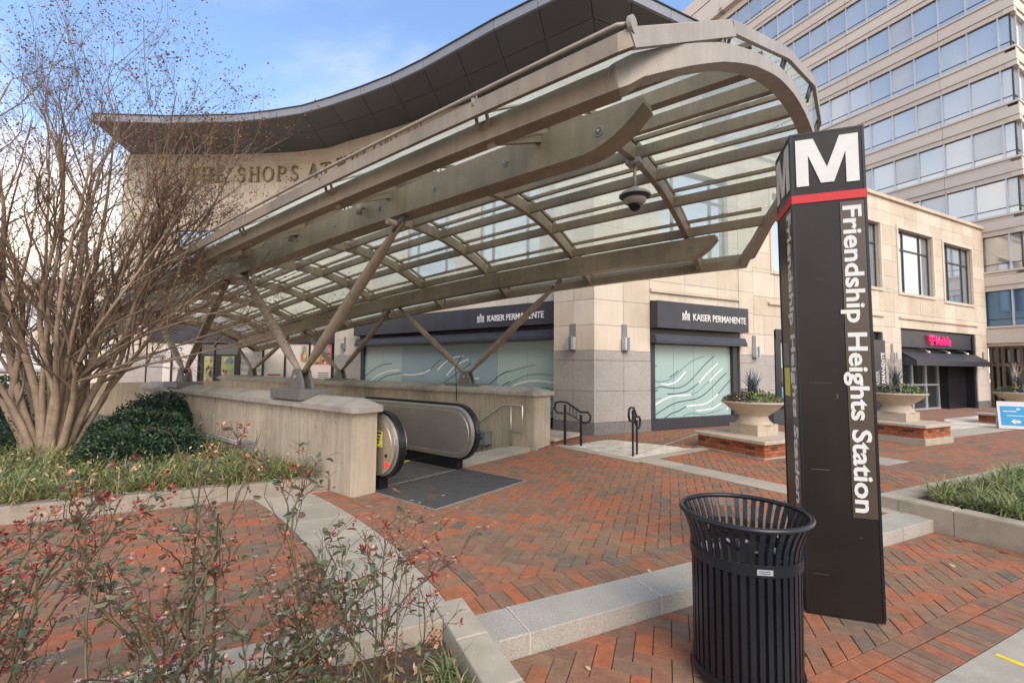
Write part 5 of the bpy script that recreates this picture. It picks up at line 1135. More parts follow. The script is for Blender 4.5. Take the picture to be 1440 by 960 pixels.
mb.add([c_ - tt * .035 - Vector((0, 0, .013)), c_ + tt * .035 - Vector((0, 0, .013)), c_ + tt * .035 + Vector((0, 0, .013)), c_ - tt * .035 + Vector((0, 0, .013))], [(0, 1, 2, 3)], ALU); tcp(mb.build('sticker'))
mb = MB()
for zz_ in (-.006, .003): mb.add([c_ + nn * .001 - tt * .028 + Vector((0, 0, zz_)), c_ + nn * .001 + tt * .02 + Vector((0, 0, zz_)), c_ + nn * .001 + tt * .02 + Vector((0, 0, zz_ + .003)), c_ + nn * .001 - tt * .028 + Vector((0, 0, zz_ + .003))], [(0, 1, 2, 3)], DARKM)
tcp(mb.build('sticker_print'))
cl = thing('wire_loop', 'thin black wire loop on the bricks between the trash can and the pylon', 'wire'); tube(MB(), [Vector((1.60 + .035 * math.cos(a), 2.62 + .05 * math.sin(a), LO + .006)) for a in np.linspace(-2.6, 1.4, 14)], .003, BLACKM, 5).build('wire', cl)

# ================================================================== STONE URNS ON BRICK PLINTHS
def leaf(mb, p, d, n, l, w, mat):
    d = d.normalized(); s_ = d.cross(n); s_ = s_.normalized() if s_.length > 1e-5 else d.orthogonal().normalized(); m_ = p + d * l * .5
    mb.add([p, m_ + s_ * w / 2, p + d * l, m_ - s_ * w / 2], [(0, 1, 2, 3)], mat)
def rv(): 
    v = Vector(RNG.normal(size=3)); return v.normalized()
def blade(mb, p, az_, tilt, l, w, mat, seg=3, droop=1.2):
    h = Vector((math.sin(az_), math.cos(az_), 0)); s_ = Vector((h.y, -h.x, 0)); vs = []; q = Vector(p); a = tilt
    for i in range(seg + 1):
        ww = w * (1 - (i / seg) ** 1.6) * .5 + .0006; vs += [q + s_ * ww, q - s_ * ww]; q = q + (h * math.sin(a) + Vector((0, 0, math.cos(a)))) * (l / seg); a += droop / seg
    mb.add(vs, [(2 * i, 2 * i + 1, 2 * i + 3, 2 * i + 2) for i in range(seg)], mat)
BLUEP = M('blue_grey_spikes', (.075, .105, .115), .6, 0, .2, 12); PURP = M('dusky_purple_leaf', (.07, .055, .05), .7, 0, .25, 15); YFL = M('yellow_petals', (.62, .50, .05), .6, 0, .1, 20); WFL = M('cream_petals', (.68, .62, .45), .6, 0, .1, 20); PLUME = M('pale_dry_plume', (.52, .45, .38), .9, 0, .15, 20)
def urn(ca, cn_, la, ln, zb, lime, lab, flowers, plume, plab):
    pl = thing('brick_plinth', lab, 'plinth', 'brick plinths under the urns'); a0, a1, n0, n1 = ca - la / 2, ca + la / 2, cn_ - ln / 2, cn_ + ln / 2; zt = zb + .225
    prism(MB(), [an(a0 + .01, n0 + .01), an(a1 - .01, n0 + .01), an(a1 - .01, n1), an(a0 + .01, n1)], .1, zt, MORT).build('core', pl)
    if lime > 0: prism(MB(), [an(a0 - .03, n0 - .03), an(a1 + .03, n0 - .03), an(a1 + .03, n1 + .03), an(a0 - .03, n1 + .03)], .1, UP + lime, LIMEK, .008).build('base_course', pl)
    nz_ = max(2, round((zt - UP - lime) / .056)); h = (zt - UP - lime) / nz_
    for r_ in range(nz_):
        z0 = UP + lime + r_ * h
        for side in (0, 1):
            l_ = la if side == 0 else ln; nb = round(l_ / .165); st_ = l_ / nb
            for k in range(nb + (r_ % 2)):
                s0 = max(0, (k - .5 * (r_ % 2)) * st_); s1 = min(l_, (k + 1 - .5 * (r_ % 2)) * st_)
                if s1 - s0 < .02: continue
                s0 += .004; s1 -= .004; hole = (r_ == 1 or (nz_ > 3 and r_ == 2)) and k % 3 == 1
                q = [an(a0 + s0, n0 - .002), an(a0 + s1, n0 - .002), an(a0 + s1, n0 + .02), an(a0 + s0, n0 + .02)] if side == 0 else [an(a0 - .002, n0 + s0), an(a0 + .02, n0 + s0), an(a0 + .02, n0 + s1), an(a0 - .002, n0 + s1)]
                prism(MB(), q, z0 + .004, z0 + h - .004, RBRICK[3] if hole and r_ == 2 else random.choice(RBRICK[:3])).build('brick', pl)
    prism(MB(), [an(a0 - .06, n0 - .06), an(a1 + .06, n0 - .06), an(a1 + .06, n1 + .06), an(a0 - .06, n1 + .06)], zt, zt + .055, CASTS, .008).build('ledge', pl)
    ur = thing('stone_urn', plab, 'urn', 'stone urns with winter planting'); zz0 = zt + .055; c = anz(ca, cn_, 0)
    q = .28; prism(MB(), [an(ca - q, cn_ - q), an(ca + q, cn_ - q), an(ca + q, cn_ + q), an(ca - q, cn_ + q)], zz0, zz0 + .187, CASTS, .006).build('foot_block', ur)
    lathe(MB(), [(.31, .185), (.31, .205), (.285, .225), (.25, .27), (.235, .32), (.24, .345), (.27, .352), (.27, .365), (.33, .40), (.41, .46), (.465, .52), (.51, .55), (.53, .562), (.53, .585), (.50, .59), (.47, .56), (.0, .55)], c + Vector((0, 0, zz0)), CASTS, 48).build('bowl', ur)
    zs = zz0 + .57; pt = MB(); sp = MB(); fl = MB()
    for i in range(1500):
        a = random.uniform(0, 6.28); r_ = .50 * math.sqrt(random.random()); h_ = .20 * (1 - (r_ / .55) ** 2) * random.uniform(.2, 1.15); p = c + Vector((r_ * math.cos(a), r_ * math.sin(a), zs + h_))
        m_ = PURP if (math.sin(a * 2 + 1) > .1 and r_ > .20) else random.choice(GREENS[:3] + [DGREEN[3]]); leaf(pt, p, rv() + Vector((0, 0, .5)), rv(), random.uniform(.03, .07), .025, m_)
    for i in range(130):
        a = random.uniform(0, 6.28); r_ = .5 * random.random() ** .6; p = c + Vector((r_ * math.cos(a), r_ * math.sin(a), zs + .20 * (1 - (r_ / .55) ** 2) + .02))
        if math.sin(a * 3 + 2) > -.1: leaf(fl, p, rv(), rv(), .028, .028, YFL if flowers == 'y' or random.random() < .3 else WFL)
    for i in range(95):
        a = random.uniform(0, 6.28); blade(sp, c + Vector((.08 * math.cos(a), .08 * math.sin(a), zs + .05)), a, random.uniform(0, .55), random.uniform(.32, .62), .030, BLUEP, 3, .5)
    pt.build('foliage', ur, kind='stuff'); fl.build('flowers', ur, kind='stuff'); sp.build('spiky_leaves', ur, kind='stuff')
    if plume:
        m_ = MB()
        for i in range(46):
            a = random.uniform(0, 6.28); blade(m_, c + Vector((.05 * math.cos(a) - .08, .05 * math.sin(a), zs + .1)), a, random.uniform(0, .35), random.uniform(.45, .85), .016, PLUME, 3, .35)
        m_.build('dry_plumes', ur, kind='stuff')
random.seed(11)
urn(7.63, 5.58, 1.33, 1.33, .165, .02, 'brick plinth with a cream ledge, just left of the pylon', 'y', False, 'cream stone urn with yellow flowers and blue spikes, just left of the pylon')
urn(11.72, 5.2, 1.10, 1.34, .27, .13, 'brick plinth on a tall limestone base, right of the pylon', 'w', True, 'cream stone urn with white flowers and tall pale plumes, right of the pylon')
urn(18.3, 5.25, 1.3, 1.3, .17, .03, 'partly hidden brick plinth behind the blue sidewalk sign', 'y', True, 'farthest stone urn, at the right edge behind the blue sidewalk sign')

# ================================================================== A-FRAME SIGN
af = thing('sidewalk_sign', 'blue and white A-frame sidewalk sign with a left arrow at the right edge', 'sign')
AF = Fr((12.55, 11.85), 122)
def slab(F, parent, name, x0, x1, z0, z1, n0, mat, lean, th=.02):
    vs = [F(x, n + n0 - (z - UP) * lean, z) for z in (z0, z1) for x, n in ((x0, th), (x1, th), (x1, 0), (x0, 0))]; MB().add(vs, BOXF, mat).build(name, parent)
for sgn, n0 in ((.28, 0), ):
    slab(AF, af, 'board', 0, .82, UP + .02, UP + .70, .10, WHITE, .14); slab(AF, af, 'blue_panel', .05, .77, UP + .10, UP + .58, .121, BLUE, .14, .003)
slab(AF, af, 'board', 0, .82, UP + .02, UP + .70, -.10, WHITE, -.14)
mb = MB(); ar = [(.22, .20), (.30, .27), (.30, .235), (.40, .235), (.40, .165), (.30, .165), (.30, .13)]; mb.add([AF(x, .1265 - z * .14, UP + z) for x, z in ar], [tuple(range(7))], WHITE); mb.build('arrow', af)
for x0, x1, z0, z1 in ((.10, .34, .44, .465), (.16, .70, .335, .355)): slab(AF, af, 'print_line', x0, x1, UP + z0, UP + z1, .1245, WHITE, .14, .002)
mb = MB(); mb.add([AF(.33 + x, .1265 - (.49 + z) * .14, UP + .49 + z) for x, z in ((0, 0), (.07, 0), (.09, .05), (.05, .03), (.04, .07), (.02, .03))], [tuple(range(6))], WHITE); mb.build('emblem', af)

# ================================================================== PLAZA HANDRAILS
def prail(p, az_, L_, lab):
    h = thing('step_handrail', lab, 'handrail', 'short black handrails at the plaza step'); F = Fr(p, az_); z1, z2 = .96, .78
    for x, z in ((.10, z1), (L_ - .05, z2)): fb('post', F, h, x - .024, x + .024, -.012, .012, UP, z - .05, BLACKM)
    top = [F(x, 0, z) for x, z in ((.06, z1 - .22), (-.06, z1 - .21), (-.11, z1 - .12), (-.08, z1 - .02), (0, z1), (.14, z1 - .01), (L_ - .06, z2), (L_ + .08, z2), (L_ + .13, z2 - .06), (L_ + .12, z2 - .16), (L_ + .04, z2 - .2), (L_ - .06, z2 - .18))]
    tube(MB(), top, .020, BLACKM, 8).build('top_rail', h); tube(MB(), [F(.10, 0, z1 - .19), F(L_ - .05, 0, z2 - .17)], .012, BLACKM, 6).build('lower_rail', h)
    for t_ in (.3, .5, .7): tube(MB(), [F(.1 + (L_ - .15) * t_, 0, z1 - .19 + (z2 - z1 + .02) * t_), F(.1 + (L_ - .15) * t_, 0, z1 - .02 + (z2 - z1) * t_)], .009, BLACKM, 5).build('baluster', h)
prail((.93, 8.78), 112, .46, 'short black handrail beside the right end of the far parapet wall'); prail((1.97, 7.56), 33, .36, 'short black handrail seen edge-on in front of the granite corner pier')
ldg = thing('stone_ledge', 'low tan stone ledge on brick at the right end of the far parapet wall', 'ledge')
LD = [tuple(uvz(u, v, 0)[:2]) for u, v in ((4.74, 7.37), (4.74, 8.35), (6.6, 8.35), (6.6, 7.37))]
prism(MB(), LD, .1, .22, RBRICK[1]).build('brick_base', ldg); c_ = np.mean(np.array(LD), axis=0); prism(MB(), [tuple(c_ + (np.array(p) - c_) * 1.06) for p in LD], .22, .27, CASTS, .006).build('top', ldg)

# ================================================================== PLANTING
def tuft(mb, p, n, l, mats, w=.009, spread=1.0):
    for i in range(n):
        a = random.uniform(0, 6.28); blade(mb, Vector(p) + Vector((random.gauss(0, .015), random.gauss(0, .015), 0)), a, random.uniform(.05, .7) * spread, l * random.uniform(.6, 1.25), w, random.choices(mats, [4, 3, 3, 1.5])[0], 4, random.uniform(1.0, 2.4))
random.seed(21)
gm = MB(); cnt = 0
while cnt < 1500:
    a_, n_ = random.uniform(-6.5, .35), 5.95 + 3.6 * random.random() ** 1.5; p = anz(a_, n_, 0); u_, v_ = touv(p)
    if v_ > 2.86: continue
    if view_size(p) < 0: cnt += 1; continue
    dist = p.length; tuft(gm, (p.x, p.y, .26 + .03 * mnoise.noise(p * 2)), 14 if dist < 7 else 9, .33, GREENS if random.random() < .75 else [GREENS[1], GREENS[3], GREENS[0], STRAW], .011); cnt += 1
for i in range(190):
    p = anz(random.uniform(-6, .35), random.uniform(5.86, 5.97), .30); tuft(gm, p, 9, .26, [GREENS[1], GREENS[3], GREENS[0], STRAW], .010, 1.5)
gm.build('border_grass', kind='stuff', label='arching green border grass filling the planting bed under the bare tree', cat='grass')
gm = MB()
for i in range(420):
    a_, n_ = random.uniform(5.98, 9.0), random.uniform(1.1, 2.52); p = anz(a_, n_, .24); tuft(gm, p, 16, .30, [GREENS[0], GREENS[1], GREENS[1], GREENS[3]], .011, 1.2)
gm.build('planter_grass', rp, kind='stuff')
gm = MB()
for i in range(330):
    a_, n_ = random.uniform(-1.6, .78), random.uniform(1.2, 2.46); p = anz(a_, n_, .085)
    if n_ > 2.25 and a_ > .25: continue
    tuft(gm, p, 12, .17, GREENS, .006)
gm.build('bed_grass', kind='stuff', label='thin green grass tufts between the leaf litter in the rose bed', cat='grass')
lit = MB()
for i in range(5200):
    a_, n_ = random.uniform(-3.5, .81), random.uniform(.6, 2.52); p = anz(a_, n_, .088 + random.uniform(0, .03)); leaf(lit, p, rv() * 1.0 + Vector((0, 0, .1)), rv(), random.uniform(.025, .075), random.uniform(.010, .030), random.choice((STRAW, LEAFLIT, SEED[0], SEED[2], STRAW)))
for i in range(1200):
    a_, n_ = random.uniform(-5, .4), random.uniform(5.95, 8.5); p = anz(a_, n_, .29 + random.uniform(0, .12)); leaf(lit, p, rv(), rv(), random.uniform(.03, .07), random.uniform(.015, .035), random.choice((STRAW, LEAFLIT, SEED[2])))
for i in range(900):
    a_, n_ = random.uniform(-5.5, .4), random.uniform(5.95, 8.0); p = anz(a_, n_, random.uniform(.38, .52))
    if touv(p)[1] < 2.9: leaf(lit, p, rv(), rv(), random.uniform(.03, .065), random.uniform(.012, .03), random.choice((STRAW, LEAFLIT, STRAW)))
lit.build('leaf_litter', kind='stuff', label='dry brown leaf litter and mulch on the planting beds', cat='leaf litter')
def dryleaf(p, s_, rot, lab):
    mb = MB(); F = Matrix.Rotation(rot, 3, 'Z') @ Matrix.Rotation(.35, 3, 'X'); out_ = [(0, -1), (.25, -.55), (.62, -.6), (.45, -.2), (.85, 0), (.4, .12), (.5, .55), (.18, .45), (0, 1), (-.18, .45), (-.5, .55), (-.4, .12), (-.85, 0), (-.45, -.2), (-.62, -.6), (-.25, -.55)]
    vs = [Vector(p) + F @ Vector((x * s_, y * s_, .25 * s_ * (x * x + .4 * y * y))) for x, y in out_] + [Vector(p)]
    mb.add(vs, [(i, (i + 1) % 16, 16) for i in range(16)], LEAFLIT); mb.build('fallen_leaf', label=lab, cat='leaf', group='fallen leaves')
for (x, y, z, s_, r_, lab) in ((-.62, 2.05, .15, .075, .5, 'large curled dry leaf in the rose bed, upper of the pair'), (-.56, 1.93, .13, .08, 2.1, 'large curled dry leaf in the rose bed, lower of the pair'), (1.00, 3.36, UP + .006, .022, .2, 'small pale leaf on the bricks just behind the granite step'), (.41, 2.46, LO + .006, .02, 1, 'small tan leaf on the lower bricks near the granite step'), (.25, 2.62, LO + .006, .012, 2, 'tiny white leaf scrap at the foot of the granite step'), (3.55, 3.75, LO + .006, .03, .4, 'dry leaf scraps on the bricks by the right end of the step')): dryleaf((x, y, z), s_, r_, lab)

def shrub(c, rx, rz, lab, n, seed):
    rr = np.random.default_rng(seed); s_ = thing('evergreen_shrub', lab, 'shrub', 'dark evergreen shrubs behind the border grass'); mb = MB(); core = MB(); C_0 = Vector(c)
    for i in range(n):
        d = Vector(rr.normal(size=3)).normalized(); d.z = abs(d.z) * .9 if d.z < -.3 else d.z; k = 1 + .20 * mnoise.noise(d * 2.3 + C_0) + .10 * mnoise.noise(d * 6 + C_0); r_ = rr.uniform(.80, 1.03) * k; p = C_0 + Vector((d.x * rx * r_, d.y * rx * r_, d.z * rz * r_))
        if p.z < .27: continue
        v_ = touv(p)[1]
        if v_ > 2.93: continue
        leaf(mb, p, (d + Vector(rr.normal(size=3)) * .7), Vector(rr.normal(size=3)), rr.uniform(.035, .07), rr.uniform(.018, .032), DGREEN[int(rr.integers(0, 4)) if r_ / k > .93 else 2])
    vs = []
    K = 14
    for i in range(K + 1):
        for j in range(K * 2):
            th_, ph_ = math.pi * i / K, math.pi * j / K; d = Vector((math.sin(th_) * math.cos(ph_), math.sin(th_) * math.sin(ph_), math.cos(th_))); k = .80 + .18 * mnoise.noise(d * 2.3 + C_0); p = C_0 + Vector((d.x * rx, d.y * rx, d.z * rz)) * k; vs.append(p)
    core.add(vs, [(i * 2 * K + j, i * 2 * K + (j + 1) % (2 * K), (i + 1) * 2 * K + (j + 1) % (2 * K), (i + 1) * 2 * K + j) for i in range(K) for j in range(2 * K)], DGREEN[2]); core.build('inner_dark_blob', s_); mb.build('leaves', s_, kind='stuff')  # solid dark green blob inside the leaf shell, no branches modelled
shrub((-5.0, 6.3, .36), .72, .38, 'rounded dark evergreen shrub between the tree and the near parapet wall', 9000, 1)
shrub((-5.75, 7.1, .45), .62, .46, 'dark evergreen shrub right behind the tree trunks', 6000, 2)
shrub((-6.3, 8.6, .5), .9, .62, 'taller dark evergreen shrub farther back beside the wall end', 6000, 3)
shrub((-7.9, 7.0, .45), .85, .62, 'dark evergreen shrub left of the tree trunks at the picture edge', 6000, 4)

# ---- bare multi-stem tree
class TubeBatch:
    def __init__(s, k): s.k = k; s.v = []; s.f = []
    def seg(s, P, Rr):
        k = s.k; o = len(s.v); n = len(P); d0 = (P[1] - P[0]).normalized(); a = d0.orthogonal().normalized()
        for i in range(n):
            d = (P[min(i + 1, n - 1)] - P[max(i - 1, 0)]).normalized(); a = (a - d * a.dot(d)); a = a.normalized() if a.length > 1e-6 else d.orthogonal().normalized(); b_ = d.cross(a)
            for j in range(k): t_ = 6.28318 * j / k; s.v.append(P[i] + (a * math.cos(t_) + b_ * math.sin(t_)) * Rr[i])
        for i in range(n - 1):
            for j in range(k): s.f.append((o + i * k + j, o + i * k + (j + 1) % k, o + (i + 1) * k + (j + 1) % k, o + (i + 1) * k + j))
    def into(s, mb, mat): mb.add(s.v, s.f, mat, True)
tree = thing('crape_myrtle', 'bare multi-stemmed tan-barked tree with dense brown twigs at the left', 'tree')
rt = random.Random(5)
TB = Vector((-6.75, 6.75, .22))
def bend(p, q, n, wob, up_=.0):
    P = []; d = q - p; L_ = d.length; o1 = Vector((rt.gauss(0, 1), rt.gauss(0, 1), rt.gauss(0, .6))) * wob * L_; o2 = Vector((rt.gauss(0, 1), rt.gauss(0, 1), rt.gauss(0, .6))) * wob * L_
    for i in range(n + 1):
        t_ = i / n; P.append(p + d * t_ + o1 * math.sin(t_ * math.pi) + o2 * math.sin(t_ * 2 * math.pi) * .5 + Vector((0, 0, up_ * L_ * math.sin(t_ * math.pi))))
    return P
# main limbs: (offset at the base), end point
LIMBS = []
for (bx_, by_, ex, ey, ez, r_) in ((-.10, 0, -7.2, 6.3, 6.6, .105), (.12, .0, -5.9, 6.6, 5.6, .10), (.22, .05, -5.3, 6.5, 4.6, .085), (.0, .1, -6.5, 7.2, 6.9, .10), (-.22, .0, -8.1, 6.6, 6.0, .10), (-.35, .1, -9.0, 7.0, 5.0, .09), (-.3, -.05, -7.9, 5.9, 4.9, .085), (.25, -.05, -4.75, 6.2, 3.5, .08), (.28, .1, -4.9, 7.1, 4.7, .075), (.05, -.1, -6.2, 5.8, 5.2, .09), (-.1, .15, -7.4, 7.8, 6.2, .08), (.15, .15, -5.6, 7.6, 5.9, .08), (.30, .0, -4.1, 6.4, 2.85, .06), (-.45, 0, -9.6, 6.4, 3.2, .08), (.2, 0, -4.7, 6.3, 4.9, .07), (.1, -.1, -5.5, 5.9, 5.4, .07), (-.05, -.1, -6.7, 6.0, 6.3, .07), (-.2, .1, -7.7, 7.3, 6.7, .07), (.3, .1, -4.4, 6.7, 4.1, .06), (.15, -.1, -5.1, 5.8, 3.9, .06), (-.2, -.1, -7.2, 5.6, 5.5, .07), (.02, .1, -6.1, 7.1, 6.2, .07), (-.4, 0, -8.8, 6.2, 4.2, .06)):
    p0 = TB + Vector((bx_ * .62, by_ * .8, 0)); ez = 4.9 + (ez - 4.9) * .45 if ez > 4.9 else ez; q = Vector((ex, ey, ez)); mid = p0 + Vector((bx_ * 1.0 + rt.gauss(0, .05), by_ + rt.gauss(0, .05), .75 + .35 * rt.random()))
    P = bend(p0, mid, 3, .01)[:-1] + bend(mid, q, 8, .045, -.05 if ez < 4 else .03); n = len(P); LIMBS.append((P, [r_ * .72 * (1 - (i / (n - 1)) ** .7 * .95) + .004 for i in range(n)]))
tk = TubeBatch(9); t5 = TubeBatch(5); t3 = TubeBatch(3); seeds = MB()
for i, (P, Rr) in enumerate(LIMBS): tk.seg(P, Rr)
def lerp_path(P, Rr, t_):
    x = t_ * (len(P) - 1); i = min(int(x), len(P) - 2); f = x - i; return P[i].lerp(P[i + 1], f), (P[i + 1] - P[i]).normalized(), Rr[i] * (1 - f) + Rr[i + 1] * f
def child(P, Rr, t_, L_, spread, lvl):
    p, d, r_ = lerp_path(P, Rr, t_); a = Vector((rt.gauss(0, 1), rt.gauss(0, 1), rt.gauss(0, 1))); a = (a - d * a.dot(d)).normalized(); dd = (d + a * spread + Vector((0, 0, .18))).normalized(); rr_ = min(r_ * .62, (.030, .013, .0065, .0032)[lvl]); n = (6, 5, 3, 2)[lvl]; Q = bend(p, p + dd * L_, n, .05, .02 if lvl < 2 else 0); return Q, [rr_ * (1 - .6 * i / n) for i in range(n + 1)]
def ends(p, d):
    if rt.random() < .55:
        for _ in range(2): seeds_add(p + Vector((rt.gauss(0, .015), rt.gauss(0, .015), rt.gauss(0, .015))))
def seeds_add(p):
    m_ = rt.choice(SEED); v = Vector((rt.gauss(0, 1), rt.gauss(0, 1), rt.gauss(0, 1))).normalized(); leaf(seeds, p, v, v.orthogonal(), rt.uniform(.022, .045), rt.uniform(.014, .026), m_)
for P, Rr in LIMBS:
    for _ in range(8):
        A1 = child(P, Rr, rt.uniform(.25, 1), rt.uniform(.9, 1.9), .55, 0); t5.seg(*A1)
        for _ in range(5):
            A2 = child(*A1, rt.uniform(.2, 1), rt.uniform(.45, 1.0), .75, 1); t5.seg(*A2)
            if view_size(A2[0][-1]) < 0 and rt.random() < .7: continue
            for _ in range(5):
                A3 = child(*A2, rt.uniform(.2, 1), rt.uniform(.22, .5), .85, 2); t3.seg(*A3)
                for _ in range(4):
                    A4 = child(*A3, rt.uniform(.3, 1), rt.uniform(.08, .22), .9, 3); t3.seg(*A4); ends(A4[0][-1], None)
                if rt.random() < .7: ends(A3[0][-1], None)
# long low sprays reaching right in front of the canopy
for (ex, ey, ez) in ((-3.0, 6.5, 3.0), (-2.7, 6.4, 2.35), (-3.4, 6.3, 2.0), (-3.6, 6.6, 3.6), (-4.0, 5.9, 4.6), (-3.9, 6.3, 4.9), (-4.3, 6.2, 5.1), (-3.3, 6.2, 2.6), (-4.2, 6.1, 4.9), (-3.75, 6.3, 4.65), (-4.0, 6.5, 4.2), (-4.6, 6.0, 5.3), (-4.4, 6.6, 4.5)):
    P0_, _ = LIMBS[7 if ez < 4 else 2]; s0 = P0_[4 if ez < 4 else 6]; A0 = (bend(s0, Vector((ex, ey, ez)), 8, .04, .03), [.022 * (1 - .75 * i / 8) for i in range(9)]); t5.seg(*A0)
    for _ in range(10):
        A2 = child(*A0, rt.uniform(.2, 1), rt.uniform(.35, .9), .6, 1); t5.seg(*A2)
        for _ in range(6):
            A3 = child(*A2, rt.uniform(.2, 1), rt.uniform(.18, .4), .85, 2); t3.seg(*A3)
            for _ in range(3): A4 = child(*A3, rt.uniform(.3, 1), rt.uniform(.07, .18), .9, 3); t3.seg(*A4); ends(A4[0][-1], None); 
            if ez > 3.7:
                for _ in range(3 if ez > 4.4 else 1): ends(A3[0][-1] + Vector((rt.gauss(0, .05), rt.gauss(0, .05), rt.gauss(0, .05))), None)
mb = MB(); tk.into(mb, BARKT); mb.build('trunk', tree); mb = MB(); t5.into(mb, M('brown_branch_bark', (.20, .14, .10), .85, 0, .25, 8)); mb.build('branches', tree, kind='stuff'); mb = MB(); t3.into(mb, TWIG); mb.build('crown', tree, kind='stuff'); seeds.build('seedheads', tree, kind='stuff')

# ---- rose bushes in the foreground
def oval(mb, p, d, n, l, w, mat):
    d = d.normalized(); s_ = d.cross(n); s_ = s_.normalized() if s_.length > 1e-5 else d.orthogonal().normalized(); q = s_.cross(d) * w * .22; e = -s_.cross(d) * l * .12
    mb.add([p, p + d * l * .3 + s_ * w * .46 + q, p + d * l * .7 + s_ * w * .40 + q, p + d * l + e, p + d * l * .7 - s_ * w * .40 + q, p + d * l * .3 - s_ * w * .46 + q, p + d * l * .5], [(0, 6, 1), (1, 6, 2), (2, 6, 3), (3, 6, 4), (4, 6, 5), (5, 6, 0)], mat)
def rose(base, tips, lab, seed, thick=.007, leaves=1.0, red=.3):
    thick *= 1.2; red *= .4; tips = list(tips)
    global rt
    rt = random.Random(seed); r_ = thing('rose_bush', lab, 'rose bush', 'thorny rose bushes in the foreground bed'); c5 = TubeBatch(6); c3 = TubeBatch(4); lm = MB(); fm = MB(); B = Vector(base)
    def tipstuff(p, d):
        x = rt.random()
        if x < red:
            for _ in range(rt.randint(5, 9)): v = Vector((rt.gauss(0, 1), rt.gauss(0, 1), rt.gauss(0, 1))).normalized(); leaf(fm, p + v * .006, v + d * .5, v.orthogonal(), rt.uniform(.012, .024), .013, rt.choice(ROSER))
        elif x < red + .26:
            for k in range(5): v = Vector((math.cos(k * 1.256), math.sin(k * 1.256), .1)); leaf(fm, p, v, Vector((0, 0, 1)), .011, .004, ROSEW)
        elif x < red + .5: leaf(fm, p, d, d.orthogonal(), .014, .011, ROSER[2])
    def lv(p, d):
        v = (Vector((rt.gauss(0, 1), rt.gauss(0, 1), rt.gauss(0, .5))) + d * .5).normalized(); oval(lm, p + v * .008, v, v.orthogonal() + Vector((0, 0, .5)), rt.uniform(.026, .050), rt.uniform(.016, .030), rt.choices(ROSEL, [3, 2.5, 1.5, 2])[0])
    for tp in tips:
        T = Vector(tp); P = bend(B + Vector((rt.gauss(0, .05), rt.gauss(0, .05), 0)), T, 9, .075, .05); Rr = [thick * (1 - .7 * i / 9) for i in range(10)]; c5.seg(P, Rr); tipstuff(P[-1], Vector((0, 0, 1)))
        for _ in range(9):
            p, d, rr_ = lerp_path(P, Rr, rt.uniform(.25, 1)); a = Vector((rt.gauss(0, 1), rt.gauss(0, 1), rt.gauss(0, .5))).normalized(); L_ = rt.uniform(.08, .26); Q = bend(p, p + (d + a * .9 + Vector((0, 0, .4))).normalized() * L_, 4, .09); q_ = [max(.0016, rr_ * .6) * (1 - .5 * i / 4) for i in range(5)]; c3.seg(Q, q_); tipstuff(Q[-1], d)
            for _ in range(4):
                p2, d2, r2 = lerp_path(Q, q_, rt.uniform(.3, 1)); a = Vector((rt.gauss(0, 1), rt.gauss(0, 1), rt.gauss(0, .6))).normalized(); Q2 = bend(p2, p2 + (d2 + a).normalized() * rt.uniform(.03, .10), 2, .08); c3.seg(Q2, [.0013, .0011, .0009]); tipstuff(Q2[-1], d2)
                if rt.random() < .55 * leaves: lv(Q2[1], d2)
            for _ in range(3):
                if rt.random() < leaves: lv(Q[rt.randint(1, 4)], d)
    mb = MB(); c5.into(mb, CANEG); mb.build('canes', r_); mb = MB(); c3.into(mb, CANE); mb.build('side_shoots', r_, kind='stuff'); lm.build('leaves', r_, kind='stuff'); fm.build('flower_remains', r_, kind='stuff')
def fan(rx0, rx1, ry, z0, z1, n, seed): 
    q = random.Random(seed); return [(rx0 + (rx1 - rx0) * (i + q.uniform(-.3, .3)) / max(1, n - 1), ry + q.uniform(-.25, .2), q.uniform(z0, z1)) for i in range(n)]
rose((-1.15, 1.72, .08), fan(-1.75, -.45, 1.75, .62, 1.12, 10, 1), 'wide leafy rose bush with green canes in the middle of the rose bed', 31, .0075, 1.0, .16)
rose((-1.30, 1.62, .08), [(-1.28, 1.95, 1.33), (-1.05, 1.9, 1.30), (-1.45, 2.0, 1.25), (-.95, 1.9, 1.12), (-1.6, 1.9, 1.05), (-.80, 1.95, 1.15)], 'taller rose bush with orange-pink dry flowers reaching over the planting bed', 32, .0065, .5, .42)
rose((-2.0, 1.75, .08), fan(-2.35, -1.55, 1.78, .7, 1.12, 7, 3), 'rose bush with deep red flower clusters at the left edge', 33, .0065, .5, 2.0)
rose((-.48, 1.88, .08), [(-.62, 1.95, .92), (-.45, 2.05, .95), (-.30, 2.0, .93), (-.72, 1.9, .78), (-.36, 1.9, .70), (-.55, 2.05, .85), (-.22, 1.95, .80)], 'thin upright rose with few leaves and red tips beside the bed corner', 34, .005, .18, .3)
rose((-1.62, 1.5, .08), fan(-1.9, -1.1, 1.55, .45, .85, 5, 5), 'low sprawling rose bush at the bottom left corner', 35, .007, .8, .25)
rose((-.85, 1.72, .08), fan(-1.0, -.5, 1.85, .5, .88, 7, 6), 'leafy rose bush just left of the thin upright rose', 36, .006, 1.0, .15)

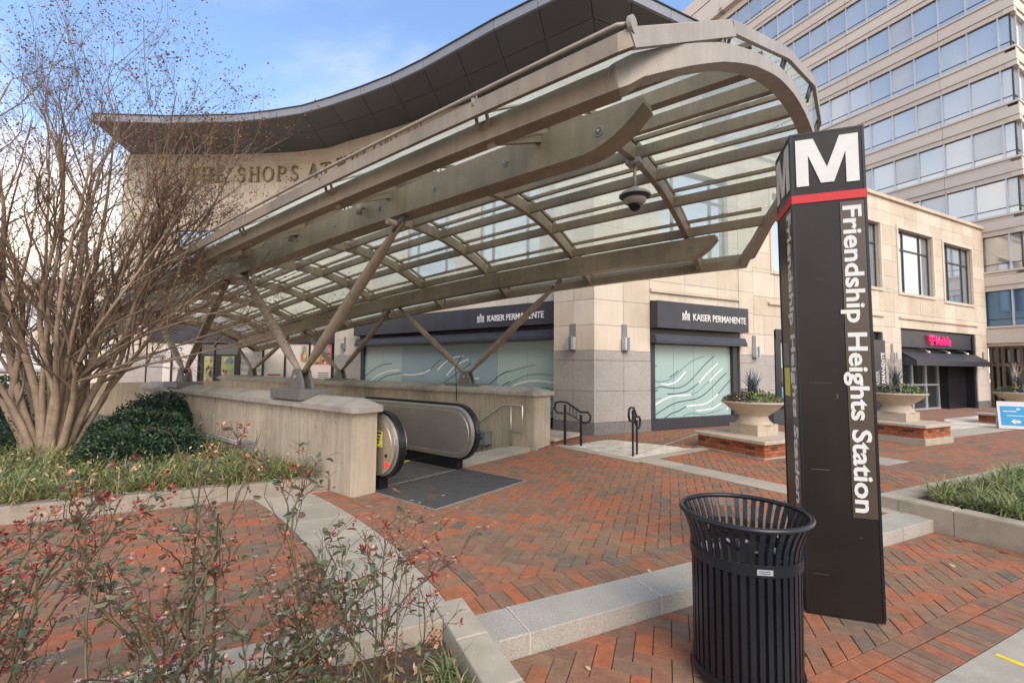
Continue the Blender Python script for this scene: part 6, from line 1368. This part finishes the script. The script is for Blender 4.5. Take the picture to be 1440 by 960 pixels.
# ================================================================== FAR LEFT BACKGROUND
fbld = thing('distant_building', 'low cream building with dark windows far behind the bare tree', 'building'); DF = Fr((-48, 33), 92)
fb('wall', DF, fbld, 0, 25, -6, 0, 0, 7.2, STONE[2]); fb('cornice', DF, fbld, -.1, 25.1, -6.1, .25, 7.2, 7.6, STONE[1])
for i in range(8):
    for z in (.9, 4.0): w = fb('window', DF, fbld, 1.2 + i * 3, 3.2 + i * 3, 0, .05, z, z + 2.1, WINF); fb('pane', DF, fbld, 1.3 + i * 3, 3.1 + i * 3, .05, .07, z + .1, z + 2.0, BGLASS)
car = thing('parked_car', 'small white parked car half hidden behind the tree trunks', 'car'); CF = Fr((-19.2, 21.5), 100); WHP = M('white_car_paint', (.70, .71, .72), .3, .1, .03, 1, spec=.6)
bodyp = [(0, .35), (.02, .75), (.9, .88), (1.5, 1.32), (2.9, 1.36), (3.6, .95), (4.15, .85), (4.2, .4), (3.75, .32), (.5, .32)]
mb = MB(); extr(mb, [(x, z) for x, z in bodyp], lambda x, z: CF(x, 0 - max(0, z - .9) * .3, z + .05), lambda x, z: CF(x, -1.7 + max(0, z - .9) * .3, z + .05), WHP); mb.build('body', car)
mb = MB(); extr(mb, [(1.08, .95), (1.58, 1.29), (2.18, 1.31), (2.18, .93)], lambda x, z: CF(x, .012 - max(0, z - .9) * .3, z + .05), lambda x, z: CF(x, -.02, z + .05), DGLASS); mb.build('window', car)
mb = MB(); extr(mb, [(2.26, .93), (2.26, 1.31), (2.85, 1.32), (3.4, .97)], lambda x, z: CF(x, .012 - max(0, z - .9) * .3, z + .05), lambda x, z: CF(x, -.02, z + .05), DGLASS); mb.build('window', car)
for x in (.85, 3.35):
    w_ = disc(CF(x, -.12, .36), CF.n, .31, .16, RUBBER, 20).build('wheel', car); disc(CF(x, .04, .36), CF.n, .18, .01, ALU, 14).build('rim', w_)
fb('headlight', CF, car, -.01, .06, -.45, -.1, .68, .80, ALU); fb('taillight', CF, car, 4.14, 4.2, -.45, -.1, .75, .9, REDV)
hg = thing('hedge', 'clipped dark hedge far behind the tree at the left edge', 'hedge'); mb = MB()
for i in range(9000): p = Vector((random.uniform(-26, -16.3), random.uniform(16.2, 17.2), random.uniform(.15, 1.15))); leaf(mb, p, rv(), rv(), .12, .06, random.choice(DGREEN))
mb.build('leaves', hg, kind='stuff')
